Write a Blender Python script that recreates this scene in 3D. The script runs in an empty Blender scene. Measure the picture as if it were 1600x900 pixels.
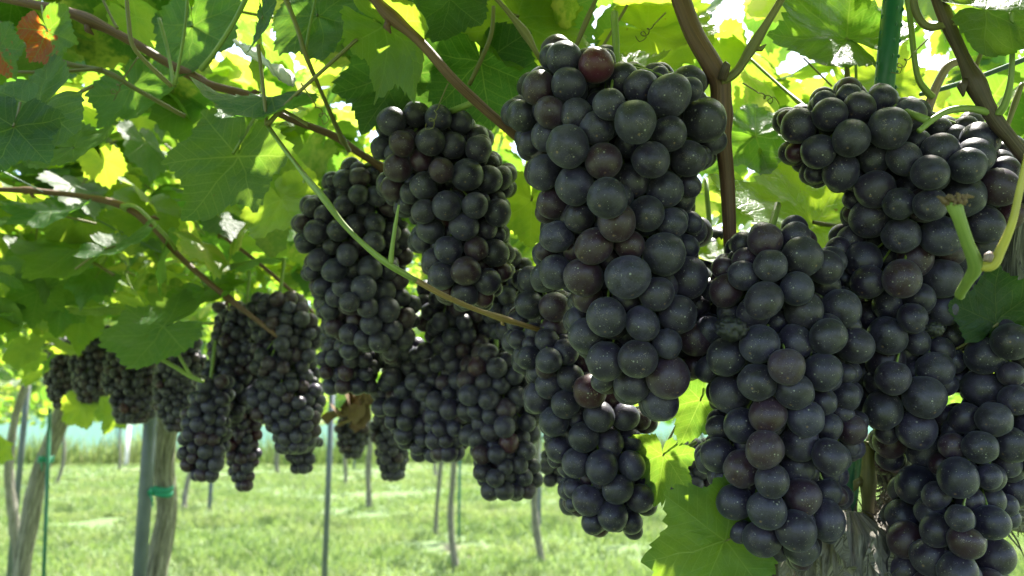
import bpy, math, random
import numpy as np
from mathutils import Vector, Matrix, noise
R = math.radians
rng = np.random.default_rng(7)
random.seed(7)
scene = bpy.context.scene
COL = scene.collection

# ------------------------------------------------------------------ camera
F = 1256.0                      # focal length in photo pixels (photo 1600 x 900)
PITCH = 9.5
CAMZ = 1.45
cam = bpy.data.cameras.new('camera')
camo = bpy.data.objects.new('camera', cam)
COL.objects.link(camo)
camo.location = (0, 0, CAMZ)
camo.rotation_euler = (R(90 + PITCH), 0, 0)
cam.sensor_width = 36
cam.lens = 36 * F / 1600
cam.clip_start = 0.02
cam.clip_end = 2000
cam.dof.use_dof = True
cam.dof.focus_distance = 0.56
cam.dof.aperture_fstop = 9.0
scene.camera = camo
# ------------------------------------------------------------------ light
SUN_EL, SUN_AZ = 62.0, 28.0      # azimuth from +Y towards +X
w = bpy.data.worlds.new('World')
scene.world = w
w.use_nodes = True
nt = w.node_tree
bg = nt.nodes['Background']
sky = nt.nodes.new('ShaderNodeTexSky')
sky.sky_type = 'NISHITA'
sky.sun_disc = False
sky.sun_elevation = R(SUN_EL)
sky.sun_rotation = R(SUN_AZ)
sky.air_density = 1.0
sky.dust_density = 3.0
sky.ozone_density = 1.2
nt.links.new(sky.outputs[0], bg.inputs[0])
bg.inputs[1].default_value = 0.15
sl = bpy.data.lights.new('sun', 'SUN')
sl.energy = 5.0
sl.angle = R(0.5)
sl.color = (1.0, 0.95, 0.86)
so = bpy.data.objects.new('sun', sl)
COL.objects.link(so)
so.location = (0, 0, 20)
sd = Vector((math.sin(R(SUN_AZ)) * math.cos(R(SUN_EL)), math.cos(R(SUN_AZ)) * math.cos(R(SUN_EL)), math.sin(R(SUN_EL))))
so.rotation_euler = sd.to_track_quat('Z', 'Y').to_euler()
scene.view_settings.view_transform = 'Standard'
scene.view_settings.look = 'None'
scene.view_settings.gamma = 1
scene.view_settings.exposure = 2.1
scene.cycles.use_denoising = True
scene.cycles.max_bounces = 10
scene.cycles.transmission_bounces = 8
scene.cycles.sample_clamp_indirect = 6

# ------------------------------------------------------------------ helpers
CR = Matrix.Rotation(R(90 + PITCH), 3, 'X')
CRn = np.array(CR)
def P(px, py, d):
    """world point seen at photo pixel px,py at forward distance d (metres)"""
    v = np.array([(px - 800) / F * d, -(py - 450) / F * d, -d])
    return CRn @ v + np.array([0, 0, CAMZ])
def tag(o, label=None, cat=None, group=None, kind=None):
    if label: o['label'] = label
    if cat: o['category'] = cat
    if group: o['group'] = group
    if kind: o['kind'] = kind
    return o
def empty(name, loc, label, cat, group=None):
    o = bpy.data.objects.new(name, None)
    o.empty_display_size = 0.05
    o.location = loc
    COL.objects.link(o)
    return tag(o, label, cat, group)
def mesh_np(name, V, Fc, mats, uv=None, smooth=True, mi=None):
    """V (n,3); Fc list/array of faces; uv per-vertex (n,2)"""
    me = bpy.data.meshes.new(name)
    V = np.asarray(V, dtype=np.float32)
    if isinstance(Fc, np.ndarray):
        k = Fc.shape[1]; nf = Fc.shape[0]
        me.vertices.add(len(V)); me.vertices.foreach_set('co', V.ravel())
        me.loops.add(nf * k); me.loops.foreach_set('vertex_index', Fc.astype(np.int32).ravel())
        me.polygons.add(nf)
        me.polygons.foreach_set('loop_start', np.arange(0, nf * k, k, dtype=np.int32))
        me.update(calc_edges=True)
    else:
        me.from_pydata([tuple(v) for v in V], [], Fc)
    if uv is not None:
        li = np.empty(len(me.loops), dtype=np.int32)
        me.loops.foreach_get('vertex_index', li)
        l = me.uv_layers.new(name='UVMap')
        l.data.foreach_set('uv', np.asarray(uv, dtype=np.float32)[li].ravel())
    for m in (mats if isinstance(mats, (list, tuple)) else [mats]):
        me.materials.append(m)
    if mi is not None:
        me.polygons.foreach_set('material_index', np.asarray(mi, dtype=np.int32))
    if smooth:
        me.polygons.foreach_set('use_smooth', np.ones(len(me.polygons), dtype=bool))
    me.validate()
    return me
def link(name, me, parent=None, loc=None):
    o = bpy.data.objects.new(name, me)
    COL.objects.link(o)
    if parent is not None: o.parent = parent
    if loc is not None: o.location = loc
    return o
def local(o_parent, pts):
    return np.asarray(pts) - np.array(o_parent.location)
def spline(pts, n=8):
    """Catmull-Rom through rows of pts (any columns)"""
    pts = np.asarray(pts, float)
    if len(pts) < 3:
        t = np.linspace(0, 1, n + 1)[:, None]
        return pts[0] * (1 - t) + pts[-1] * t
    q = np.vstack([2 * pts[0] - pts[1], pts, 2 * pts[-1] - pts[-2]])
    out = []
    for i in range(1, len(q) - 2):
        for t in np.linspace(0, 1, n, endpoint=False):
            a, b, c, d = q[i - 1], q[i], q[i + 1], q[i + 2]
            out.append(0.5 * ((2 * b) + (c - a) * t + (2 * a - 5 * b + 4 * c - d) * t * t + (3 * b - a - 3 * c + d) * t ** 3))
    out.append(q[-2])
    return np.array(out)
def tube_arrays(path, rad, seg=8, cap=True, disp=None):
    path = np.asarray(path, float); rad = np.asarray(rad, float)
    n = len(path)
    T = np.gradient(path, axis=0); T /= np.linalg.norm(T, axis=1)[:, None] + 1e-12
    up = np.array([0, 0, 1.0]) if abs(T[0][2]) < 0.9 else np.array([1.0, 0, 0])
    N = np.cross(T[0], up); N /= np.linalg.norm(N)
    V, UV = [], []
    L = 0
    for i in range(n):
        N = N - T[i] * N.dot(T[i]); N /= np.linalg.norm(N) + 1e-12
        B = np.cross(T[i], N)
        if i: L += np.linalg.norm(path[i] - path[i - 1])
        for k in range(seg):
            a = 2 * math.pi * k / seg
            r = rad[i]
            if disp is not None: r = r * (1 + disp(a, L, i))
            V.append(path[i] + (N * math.cos(a) + B * math.sin(a)) * r)
            UV.append((k / seg if k <= seg / 2 else 1 - k / seg, L * 10))
    Fc = []
    for i in range(n - 1):
        for k in range(seg):
            a = i * seg + k; b = i * seg + (k + 1) % seg
            Fc.append((a, b, b + seg, a + seg))
    if cap:
        Fc.append(tuple(range(seg))[::-1]); Fc.append(tuple((n - 1) * seg + k for k in range(seg)))
    return V, Fc, UV
class MB:
    def __init__(s): s.V, s.F, s.UV = [], [], []
    def add(s, V, Fc, UV=None):
        o = len(s.V); s.V += [tuple(v) for v in V]; s.F += [tuple(i + o for i in f) for f in Fc]
        s.UV += list(UV) if UV is not None else [(0, 0)] * len(V)
    def tube(s, path, rad, seg=8, **k): s.add(*tube_arrays(path, rad, seg, **k))
    def mesh(s, name, mats, smooth=True): return mesh_np(name, np.array(s.V), s.F, mats, uv=s.UV, smooth=smooth)

# ------------------------------------------------------------------ materials
def new_mat(name):
    m = bpy.data.materials.new(name); m.use_nodes = True
    n = m.node_tree; n.nodes.clear()
    return m, n
class NT:
    def __init__(s, tree): s.t = tree
    def n(s, typ, ins=None, **props):
        nd = s.t.nodes.new(typ)
        for k, v in props.items(): setattr(nd, k, v)
        for k, v in (ins or {}).items(): s.set(nd.inputs[k], v)
        return nd
    def set(s, inp, v):
        if hasattr(v, 'outputs'): v = v.outputs[0]
        if isinstance(v, bpy.types.NodeSocket): s.t.links.new(v, inp)
        else: inp.default_value = v
    def m(s, op, a, b=0.0, c=0.0, clamp=False):
        nd = s.t.nodes.new('ShaderNodeMath'); nd.operation = op; nd.use_clamp = clamp
        for i, v in enumerate((a, b, c)): s.set(nd.inputs[i], v)
        return nd.outputs[0]
    def mix(s, f, a, b, blend='MIX'):
        nd = s.t.nodes.new('ShaderNodeMix'); nd.data_type = 'RGBA'; nd.blend_type = blend
        s.set(nd.inputs[0], f); s.set(nd.inputs[6], a); s.set(nd.inputs[7], b)
        return nd.outputs[2]
    def ramp(s, f, a, b, lo=0.0, hi=1.0):
        nd = s.t.nodes.new('ShaderNodeMapRange'); nd.interpolation_type = 'SMOOTHSTEP'
        s.set(nd.inputs[0], f)
        for i, v in enumerate((a, b, lo, hi)): nd.inputs[i + 1].default_value = v
        return nd.outputs[0]
    def noise(s, vec, scale, detail=3, rough=0.5, dist=0.0):
        nd = s.n('ShaderNodeTexNoise', {'Scale': scale, 'Detail': detail, 'Roughness': rough, 'Distortion': dist})
        if vec is not None: s.set(nd.inputs['Vector'], vec)
        return nd
    def out(s, sh):
        o = s.t.nodes.new('ShaderNodeOutputMaterial'); s.set(o.inputs[0], sh)
def c4(*c): return (c[0], c[1], c[2], 1.0)

def grape_material():
    m, t = new_mat('grape_skin'); N = NT(t)
    tc = N.n('ShaderNodeTexCoord'); oi = N.n('ShaderNodeObjectInfo')
    rnd = oi.outputs['Random']
    off = N.n('ShaderNodeVectorMath', operation='SCALE'); N.set(off.inputs[0], (37.0, 91.0, 53.0)); N.set(off.inputs['Scale'], rnd)
    vec = N.n('ShaderNodeVectorMath', {0: tc.outputs['Object'], 1: off}, operation='ADD').outputs[0]
    big = N.noise(vec, 1.1, 4, 0.6, 0.6).outputs[0]
    fine = N.noise(vec, 11.0, 5, 0.7).outputs[0]
    bl = N.m('ADD', N.m('MULTIPLY', N.ramp(big, 0.3, 0.7), 0.6), N.m('MULTIPLY', N.ramp(fine, 0.35, 0.68), 0.4))
    redness = N.n('ShaderNodeSeparateColor', {0: oi.outputs['Color']}).outputs[0]
    amt = N.m('MULTIPLY', N.m('MULTIPLY_ADD', N.m('FRACT', N.m('MULTIPLY', rnd, 7.31)), 0.42, 0.36), N.m('SUBTRACT', 1.0, N.m('MULTIPLY', redness, 12.0), clamp=True))
    fac = N.m('MULTIPLY', bl, amt, clamp=True)
    # bloom tint differs a little from berry to berry
    btint = N.mix(N.m('FRACT', N.m('MULTIPLY', rnd, 13.7)), c4(0.072, 0.058, 0.108), c4(0.092, 0.077, 0.155))
    base = N.mix(fac, oi.outputs['Color'], btint)
    # pale lenticels
    vo = N.n('ShaderNodeTexVoronoi', {'Scale': 5.5, 'Vector': vec})
    gate = N.n('ShaderNodeSeparateColor', {0: vo.outputs['Color']})
    sz = N.m('MULTIPLY_ADD', N.m('POWER', gate.outputs[0], 2.5), 0.25, 0.04)
    spot = N.m('MULTIPLY', N.m('LESS_THAN', vo.outputs['Distance'], sz), N.m('GREATER_THAN', gate.outputs[1], 0.55))
    vo2 = N.n('ShaderNodeTexVoronoi', {'Scale': 12.0, 'Vector': vec})
    g2 = N.n('ShaderNodeSeparateColor', {0: vo2.outputs['Color']})
    spot2 = N.m('MULTIPLY', N.m('LESS_THAN', vo2.outputs['Distance'], 0.20), N.m('GREATER_THAN', g2.outputs[0], 0.83))
    # thin corky scratches
    sn = N.noise(vec, 2.2, 3, 0.6, 1.2).outputs[0]
    msk = N.noise(vec, 1.7, 1, 0.5).outputs[0]
    scr = N.m('MULTIPLY', N.m('LESS_THAN', N.m('ABSOLUTE', N.m('SUBTRACT', sn, 0.5)), 0.006), N.ramp(msk, 0.60, 0.66))
    base = N.mix(N.m('MULTIPLY', N.m('MAXIMUM', spot, spot2), 0.62), base, c4(0.30, 0.29, 0.26))
    base = N.mix(N.m('MULTIPLY', scr, 0.6), base, c4(0.26, 0.20, 0.16))
    # blossom scar on the -Z pole
    sp = N.n('ShaderNodeSeparateXYZ', {0: tc.outputs['Object']})
    rr = N.m('SQRT', N.m('ADD', N.m('POWER', sp.outputs[0], 2.0), N.m('POWER', sp.outputs[1], 2.0)))
    rr = N.m('ADD', rr, N.m('MULTIPLY', N.m('SUBTRACT', fine, 0.5), 0.07))
    scar = N.m('MULTIPLY', N.m('LESS_THAN', rr, 0.062), N.m('LESS_THAN', sp.outputs[2], 0.0))
    base = N.mix(N.m('MULTIPLY', scar, 0.8), base, c4(0.16, 0.10, 0.07))
    bump = N.n('ShaderNodeBump', {'Strength': 0.10, 'Distance': 0.01, 'Height': N.m('ADD', N.m('ADD', fine, N.m('MULTIPLY', scar, -1.5)), N.m('MULTIPLY', spot, 0.8))})
    rough = N.m('MULTIPLY_ADD', fac, 0.26, 0.31)
    b = N.n('ShaderNodeBsdfPrincipled', {'Base Color': base, 'Roughness': rough, 'Normal': bump, 'Specular IOR Level': 0.42,
            'Sheen Weight': 0.10, 'Sheen Roughness': 0.45})
    N.set(b.inputs['Sheen Tint'], c4(0.75, 0.85, 0.95))
    N.out(b)
    return m

def leaf_material():
    m, t = new_mat('vine_leaf'); N = NT(t)
    uv = N.n('ShaderNodeUVMap'); tc = N.n('ShaderNodeTexCoord'); oi = N.n('ShaderNodeObjectInfo'); ge = N.n('ShaderNodeNewGeometry')
    rnd = N.m('FRACT', N.m('ADD', oi.outputs['Random'], N.m('MULTIPLY', ge.outputs['Random Per Island'], 0.77)))
    sp = N.n('ShaderNodeSeparateXYZ', {0: uv})
    x = N.m('ABSOLUTE', sp.outputs[0]); y = sp.outputs[1]
    ds, al = [], []
    for A in (0, 52, 112):
        s, c = math.sin(R(A)), math.cos(R(A))
        al.append(N.m('ADD', N.m('MULTIPLY', x, s), N.m('MULTIPLY', y, c)))
        d = N.m('ABSOLUTE', N.m('SUBTRACT', N.m('MULTIPLY', x, c), N.m('MULTIPLY', y, s)))
        ds.append(N.m('ADD', d, N.m('MULTIPLY', N.m('LESS_THAN', al[-1], 0.0), 9.0)))
    def sel(d1, a1, d2, a2):
        k = N.m('LESS_THAN', d1, d2)
        return N.m('MINIMUM', d1, d2), N.m('ADD', N.m('MULTIPLY', k, a1), N.m('MULTIPLY', N.m('SUBTRACT', 1.0, k), a2))
    d, a = sel(*sel(ds[0], al[0], ds[1], al[1]), ds[2], al[2])
    wdt = N.m('MULTIPLY_ADD', a, -0.011, 0.017)
    main = N.m('SUBTRACT', 1.0, N.m('DIVIDE', d, wdt), clamp=True)
    ph = N.m('PINGPONG', N.m('MULTIPLY', N.m('SUBTRACT', a, N.m('MULTIPLY', d, 0.85)), 7.0), 0.5)
    sec = N.m('MULTIPLY', N.m('SUBTRACT', 1.0, N.m('MULTIPLY', ph, 11.0), clamp=True), 0.55)
    vo = N.n('ShaderNodeTexVoronoi', {'Scale': 22.0, 'Vector': uv}, feature='DISTANCE_TO_EDGE')
    ter = N.m('MULTIPLY', N.m('SUBTRACT', 1.0, N.m('MULTIPLY', vo.outputs[0], 9.0), clamp=True), 0.22)
    vein = N.m('MAXIMUM', N.m('MAXIMUM', main, sec), ter)
    off = N.n('ShaderNodeVectorMath', operation='SCALE'); N.set(off.inputs[0], (37.0, 91.0, 53.0)); N.set(off.inputs['Scale'], rnd)
    vec = N.n('ShaderNodeVectorMath', {0: uv, 1: off}, operation='ADD').outputs[0]
    n1 = N.noise(vec, 2.0, 4, 0.6).outputs[0]
    n2 = N.noise(vec, 7.0, 3, 0.6).outputs[0]
    r2 = N.m('FRACT', N.m('MULTIPLY', rnd, 5.77)); r3 = N.m('FRACT', N.m('MULTIPLY', rnd, 11.3))
    green = N.mix(r2, c4(0.018, 0.055, 0.018), c4(0.042, 0.10, 0.020))
    green = N.mix(N.m('MULTIPLY', n1, 0.4), green, c4(0.03, 0.10, 0.03))
    tr = N.mix(r2, c4(0.09, 0.27, 0.016), c4(0.52, 0.66, 0.035))
    tr = N.mix(N.m('MULTIPLY', N.ramp(n1, 0.4, 0.8), 0.5), tr, c4(0.10, 0.34, 0.04))
    tr = N.mix(N.m('MULTIPLY', N.n('ShaderNodeSeparateColor', {0: oi.outputs['Color']}).outputs[2], 0.62), tr, c4(0.06, 0.18, 0.02))  # blue channel paints shade into picked leaves as a darker transmitted green
    # yellowing between the veins on some leaves, rust on a few
    calm = N.n('ShaderNodeSeparateColor', {0: oi.outputs['Color']}).outputs[1]
    yel = N.m('MULTIPLY', N.m('SUBTRACT', 1.0, calm), N.m('MULTIPLY', N.ramp(N.m('ADD', n1, N.m('MULTIPLY', n2, 0.4)), 0.62, 0.82), N.ramp(r3, 0.68, 0.97)))
    green = N.mix(yel, green, c4(0.22, 0.24, 0.03)); tr = N.mix(yel, tr, c4(0.62, 0.62, 0.12))
    aut = N.m('ADD', N.m('GREATER_THAN', r3, 2.0), N.n('ShaderNodeSeparateColor', {0: oi.outputs['Color']}).outputs[0], clamp=True)
    rust = N.m('MULTIPLY', aut, N.m('MULTIPLY', N.ramp(N.m('ADD', N.m('ADD', n1, N.m('MULTIPLY', sp.outputs[0], -0.45)), N.m('MULTIPLY', n2, 0.6)), 0.74, 0.84), N.m('SUBTRACT', 1.0, vein)))
    green = N.mix(rust, green, c4(0.17, 0.028, 0.006)); tr = N.mix(rust, tr, c4(0.62, 0.11, 0.01))
    spots = N.m('MULTIPLY', N.ramp(N.noise(vec, 15.0, 2, 0.5).outputs[0], 0.72, 0.76), N.m('GREATER_THAN', r2, 0.6))
    green = N.mix(N.m('MULTIPLY', spots, 0.7), green, c4(0.13, 0.08, 0.03)); tr = N.mix(N.m('MULTIPLY', spots, 0.7), tr, c4(0.25, 0.15, 0.04))
    green = N.mix(N.m('MULTIPLY', vein, 0.5), green, c4(0.20, 0.26, 0.07))
    tr = N.mix(N.m('MULTIPLY', vein, 0.5), tr, c4(0.42, 0.55, 0.10))
    green = N.mix(N.m('MULTIPLY', ge.outputs['Backfacing'], 0.35), green, c4(0.14, 0.22, 0.09))
    bump = N.n('ShaderNodeBump', {'Strength': 0.35, 'Distance': 0.003, 'Height': N.m('ADD', N.m('MULTIPLY', vein, -1.0), n2)})
    b = N.n('ShaderNodeBsdfPrincipled', {'Base Color': green, 'Roughness': 0.42, 'Normal': bump, 'Specular IOR Level': 0.5})
    tl = N.n('ShaderNodeBsdfTranslucent', {'Color': tr})
    N.out(N.n('ShaderNodeMixShader', {0: 0.54, 1: b, 2: tl}))
    return m

def stem_material(name, c1, c2, rough=0.55, streak=30.0, bumpst=0.4, scale_v=1.2):
    m, t = new_mat(name); N = NT(t)
    uv = N.n('ShaderNodeUVMap')
    mp = N.n('ShaderNodeMapping', {0: uv, 'Scale': (streak, scale_v, 1.0)})
    a = N.noise(mp, 1.0, 4, 0.6).outputs[0]
    tc = N.n('ShaderNodeTexCoord')
    b_ = N.noise(tc.outputs['Object'], 18.0, 4, 0.6).outputs[0]
    col = N.mix(N.ramp(a, 0.3, 0.7), c1, c2)
    col = N.mix(N.m('MULTIPLY', N.ramp(b_, 0.5, 0.75), 0.5), col, c4(c1[0] * .5, c1[1] * .5, c1[2] * .5))
    bump = N.n('ShaderNodeBump', {'Strength': bumpst, 'Distance': 0.002, 'Height': a})
    N.out(N.n('ShaderNodeBsdfPrincipled', {'Base Color': col, 'Roughness': rough, 'Normal': bump}))
    return m
def bark_material(fx=34.0, fy=1.1):
    m, t = new_mat('old_vine_bark'); N = NT(t)
    uv = N.n('ShaderNodeUVMap'); tc = N.n('ShaderNodeTexCoord')
    mp = N.n('ShaderNodeMapping', {0: uv, 'Scale': (fx, fy, 1.0)})
    a = N.noise(mp, 1.0, 6, 0.65, 0.5).outputs[0]
    b_ = N.noise(tc.outputs['Object'], 40.0, 4, 0.6).outputs[0]
    col = N.mix(N.ramp(a, 0.3, 0.7), c4(0.05, 0.045, 0.037), c4(0.36, 0.33, 0.28))
    col = N.mix(N.m('MULTIPLY', N.ramp(b_, 0.5, 0.7), 0.45), col, c4(0.10, 0.10, 0.055))
    bump = N.n('ShaderNodeBump', {'Strength': 0.9, 'Distance': 0.004, 'Height': N.m('ADD', a, N.m('MULTIPLY', b_, 0.4))})
    N.out(N.n('ShaderNodeBsdfPrincipled', {'Base Color': col, 'Roughness': 0.85, 'Normal': bump}))
    return m
def plain(name, col, rough=0.5, metal=0.0, var=0.25, scale=12.0, transl=0.0):
    m, t = new_mat(name); N = NT(t)
    tc = N.n('ShaderNodeTexCoord')
    a = N.noise(tc.outputs['Object'], scale, 5, 0.65).outputs[0]
    c = N.mix(N.m('MULTIPLY', N.ramp(a, 0.35, 0.75), var * 2), col, c4(col[0] * .45, col[1] * .45, col[2] * .42))
    bump = N.n('ShaderNodeBump', {'Strength': 0.15, 'Distance': 0.002, 'Height': a})
    b = N.n('ShaderNodeBsdfPrincipled', {'Base Color': c, 'Roughness': rough, 'Metallic': metal, 'Normal': bump})
    if transl:
        tl = N.n('ShaderNodeBsdfTranslucent', {'Color': c})
        b = N.n('ShaderNodeMixShader', {0: transl, 1: b, 2: tl})
    N.out(b)
    return m
def grass_material():
    m, t = new_mat('grass_blades'); N = NT(t)
    ge = N.n('ShaderNodeNewGeometry'); tc = N.n('ShaderNodeTexCoord')
    a = N.noise(ge.outputs['Position'], 0.5, 3, 0.6).outputs[0]
    c = N.mix(N.ramp(a, 0.4, 0.68), c4(0.12, 0.20, 0.06), c4(0.24, 0.28, 0.12))
    c = N.mix(N.ramp(ge.outputs['Random Per Island'], 0.75, 1.0, 0.0, 0.6), c, c4(0.26, 0.24, 0.11))
    b = N.n('ShaderNodeBsdfPrincipled', {'Base Color': c, 'Roughness': 0.55})
    tl = N.n('ShaderNodeBsdfTranslucent', {'Color': N.mix(0.5, c, c4(0.35, 0.5, 0.10))})
    N.out(N.n('ShaderNodeMixShader', {0: 0.4, 1: b, 2: tl}))
    return m
def ground_material():
    m, t = new_mat('turf_and_soil'); N = NT(t)
    ge = N.n('ShaderNodeNewGeometry')
    p = ge.outputs['Position']
    a = N.noise(p, 0.6, 5, 0.62).outputs[0]; b_ = N.noise(p, 9.0, 5, 0.7).outputs[0]; f = N.noise(p, 60.0, 3, 0.7).outputs[0]
    soil = N.mix(b_, c4(0.15, 0.115, 0.08), c4(0.25, 0.21, 0.15))
    turf = N.mix(b_, c4(0.08, 0.15, 0.04), c4(0.14, 0.21, 0.065))
    c = N.mix(N.ramp(N.m('ADD', a, N.m('MULTIPLY', N.m('SUBTRACT', b_, 0.5), 0.35)), 0.32, 0.42), soil, turf)
    c = N.mix(N.m('MULTIPLY', N.ramp(f, 0.4, 0.7), 0.4), c, c4(0.05, 0.05, 0.025))
    bump = N.n('ShaderNodeBump', {'Strength': 0.8, 'Distance': 0.03, 'Height': N.m('ADD', b_, f)})
    N.out(N.n('ShaderNodeBsdfPrincipled', {'Base Color': c, 'Roughness': 0.9, 'Normal': bump}))
    return m
def net_material():
    m, t = new_mat('windbreak_mesh'); N = NT(t)
    tc = N.n('ShaderNodeTexCoord')
    a = N.noise(tc.outputs['Object'], 0.7, 3, 0.5).outputs[0]
    c = N.mix(a, c4(0.10, 0.25, 0.24), c4(0.20, 0.36, 0.34))
    b = N.n('ShaderNodeBsdfDiffuse', {'Color': c}); tl = N.n('ShaderNodeBsdfTranslucent', {'Color': c}); tp = N.n('ShaderNodeBsdfTransparent')
    s = N.n('ShaderNodeMixShader', {0: 0.55, 1: b, 2: tl})
    N.out(N.n('ShaderNodeMixShader', {0: 0.14, 1: s, 2: tp}))
    return m
M_GR = grape_material(); M_LEAF = leaf_material()
M_CANE = stem_material('brown_cane', c4(0.075, 0.035, 0.022), c4(0.17, 0.085, 0.05))
M_DARK = stem_material('dark_cane', c4(0.04, 0.025, 0.018), c4(0.11, 0.07, 0.05))
M_GREEN = stem_material('green_shoot', c4(0.12, 0.19, 0.035), c4(0.22, 0.28, 0.065), 0.45, 10, 0.15)
M_OLIVE = stem_material('olive_shoot', c4(0.10, 0.10, 0.03), c4(0.21, 0.18, 0.07), 0.5, 14, 0.25)
M_TAN = stem_material('tan_shoot', c4(0.17, 0.10, 0.035), c4(0.28, 0.18, 0.07), 0.5, 14, 0.25)
M_YEL = stem_material('yellow_shoot', c4(0.42, 0.38, 0.05), c4(0.50, 0.42, 0.10), 0.45, 10, 0.15)
M_MAUVE = stem_material('mauve_shoot', c4(0.20, 0.13, 0.12), c4(0.34, 0.24, 0.22), 0.5, 14, 0.25)
M_BARK = bark_material(); M_BARK2 = bark_material(50.0, 2.2)
M_STEEL = plain('galvanised_steel', c4(0.12, 0.14, 0.17), 0.45, 0.35)
M_GSTAKE = plain('green_coated_steel', c4(0.02, 0.13, 0.075), 0.35, 0.0, 0.15, 40)
M_WIRE = plain('wire_coating', c4(0.09, 0.15, 0.13), 0.4, 0.2)
M_TIE = plain('green_tie_tape', c4(0.02, 0.30, 0.20), 0.4, 0.0, 0.15, 30, 0.2)
M_WHITE = plain('post_and_glare_white', c4(0.80, 0.80, 0.80), 0.5, 0.0, 0.08, 20, 0.5)  # white of the far post, also the painted glare on one leaf
M_DRY = plain('dry_brown', c4(0.17, 0.105, 0.055), 0.8, 0.0, 0.4, 60)
M_RAISIN = plain('raisin_skin', c4(0.012, 0.011, 0.018), 0.5, 0.0, 0.4, 6)
M_GRASS = grass_material(); M_GROUND = ground_material(); M_NET = net_material()

# ------------------------------------------------------------------ ground, grass, net
n = 90
gx = np.concatenate([-np.geomspace(500, 1, n)[:-1], np.linspace(-1, 1, 5), np.geomspace(1, 500, n)[1:]])
gy = np.concatenate([-np.geomspace(400, 1, 30), np.linspace(0, 40, 120), np.geomspace(41, 900, 30)])
GX, GY = np.meshgrid(gx, gy)
def ground_h(x, y):
    return 0.045 * np.sin(x * 0.8 + 1.1) * np.cos(y * 0.55) + 0.02 * np.sin(x * 2.3 + y * 1.7)
GZ = ground_h(GX, GY)
nx_, ny_ = len(gx), len(gy)
idx = np.arange(nx_ * ny_).reshape(ny_, nx_)
Fq = np.stack([idx[:-1, :-1], idx[:-1, 1:], idx[1:, 1:], idx[1:, :-1]], -1).reshape(-1, 4)
g = link('ground', mesh_np('ground', np.stack([GX, GY, GZ], -1).reshape(-1, 3), Fq, M_GROUND))
tag(g, kind='structure')

def blades(n, xy, hgt, wid, lean):
    """n single curved blades (two quads each) rooted on the ground"""
    z = ground_h(xy[:, 0], xy[:, 1])
    az = rng.uniform(0, 2 * np.pi, n); la = rng.uniform(0, 2 * np.pi, n)
    h = hgt * rng.uniform(0.5, 1.25, n); l = lean * h * rng.uniform(0.3, 1.3, n)
    wx = np.cos(az) * wid * .5; wy = np.sin(az) * wid * .5
    V = np.zeros((n, 5, 3))
    for k, (t, ww) in enumerate(((0, 1), (0, 1), (.55, .8), (.55, .8), (1, 0))):
        s = -1 if k % 2 == 0 else 1
        V[:, k, 0] = xy[:, 0] + np.cos(la) * l * t * t + s * wx * ww
        V[:, k, 1] = xy[:, 1] + np.sin(la) * l * t * t + s * wy * ww
        V[:, k, 2] = z - .005 + h * t * (1 - .25 * t * lean)
    b = np.arange(n)[:, None] * 5
    Fc = np.concatenate([b + np.array([0, 1, 3]), b + np.array([0, 3, 2]), b + np.array([2, 3, 4])])
    return V.reshape(-1, 3), Fc
def wedge(n, y0, y1, m=0.72, add=1.0, p=1.0):
    y = y0 + (y1 - y0) * rng.uniform(0, 1, n) ** p
    x = rng.uniform(-1, 1, n) * (y * m + add)
    return np.stack([x, y], 1)
xy = np.concatenate([wedge(26000, 6.5, 13, p=0.9), wedge(30000, 12, 22), wedge(14000, 21, 30), wedge(5000, 0.5, 7, add=2)])
clump = np.array([noise.noise(Vector((a * .6, b * .6, 3))) + .5 * noise.noise(Vector((a * 2.1, b * 2.1, 9))) for a, b in xy])
keep = clump > -0.34
xy = xy[keep]; clump = clump[keep]
# each root carries a small tuft
xy = np.repeat(xy, 3, axis=0) + rng.normal(0, .035, (len(xy) * 3, 2)); cl = np.repeat(clump, 3)
V, Fc = blades(len(xy), xy, 0.10 + 0.09 * np.clip(cl + .2, 0, 1), 0.008 + 0.0006 * xy[:, 1], 0.7)
tag(link('grass', mesh_np('grass', V, Fc, M_GRASS, smooth=False)), 'short pale green grass growing under the vines', 'grass', kind='stuff')
xy = wedge(9000, 28.5, 30.2, m=0.75, add=1)
V, Fc = blades(len(xy), xy, rng.uniform(.6, 1.25, len(xy)) * (1 + .25 * np.sin(xy[:, 0] * 1.3) * np.sin(xy[:, 0] * .37)), 0.05, 0.35)
tag(link('tall_weeds', mesh_np('tall_weeds', V, Fc, M_GRASS, smooth=False)), 'strip of tall green weeds in front of the turquoise net', 'weeds', kind='stuff')

net = empty('windbreak_net', (0, 31, 0), 'pale turquoise windbreak net along the far edge of the vineyard', 'net')
xs = np.linspace(-32, 32, 129); zs = np.linspace(0.05, 2.35, 7)
A, B = np.meshgrid(xs, zs)
YY = 0.06 * np.sin(A * 1.9) * np.sin(np.pi * B / 2.3)
idx = np.arange(A.size).reshape(A.shape)
Fq = np.stack([idx[:-1, :-1], idx[:-1, 1:], idx[1:, 1:], idx[1:, :-1]], -1).reshape(-1, 4)
link('mesh_panel', mesh_np('mesh_panel', np.stack([A, YY, B], -1).reshape(-1, 3), Fq, M_NET), net)
pm = MB(); pm.tube([(0, 0.10, -.2), (0, 0.10, 2.45)], [.035, .035], 8); pmesh = pm.mesh('net_post', M_STEEL)
for x in np.arange(-30, 31, 5.0): link('post', pmesh, net, (float(x), 0, 0))

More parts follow.
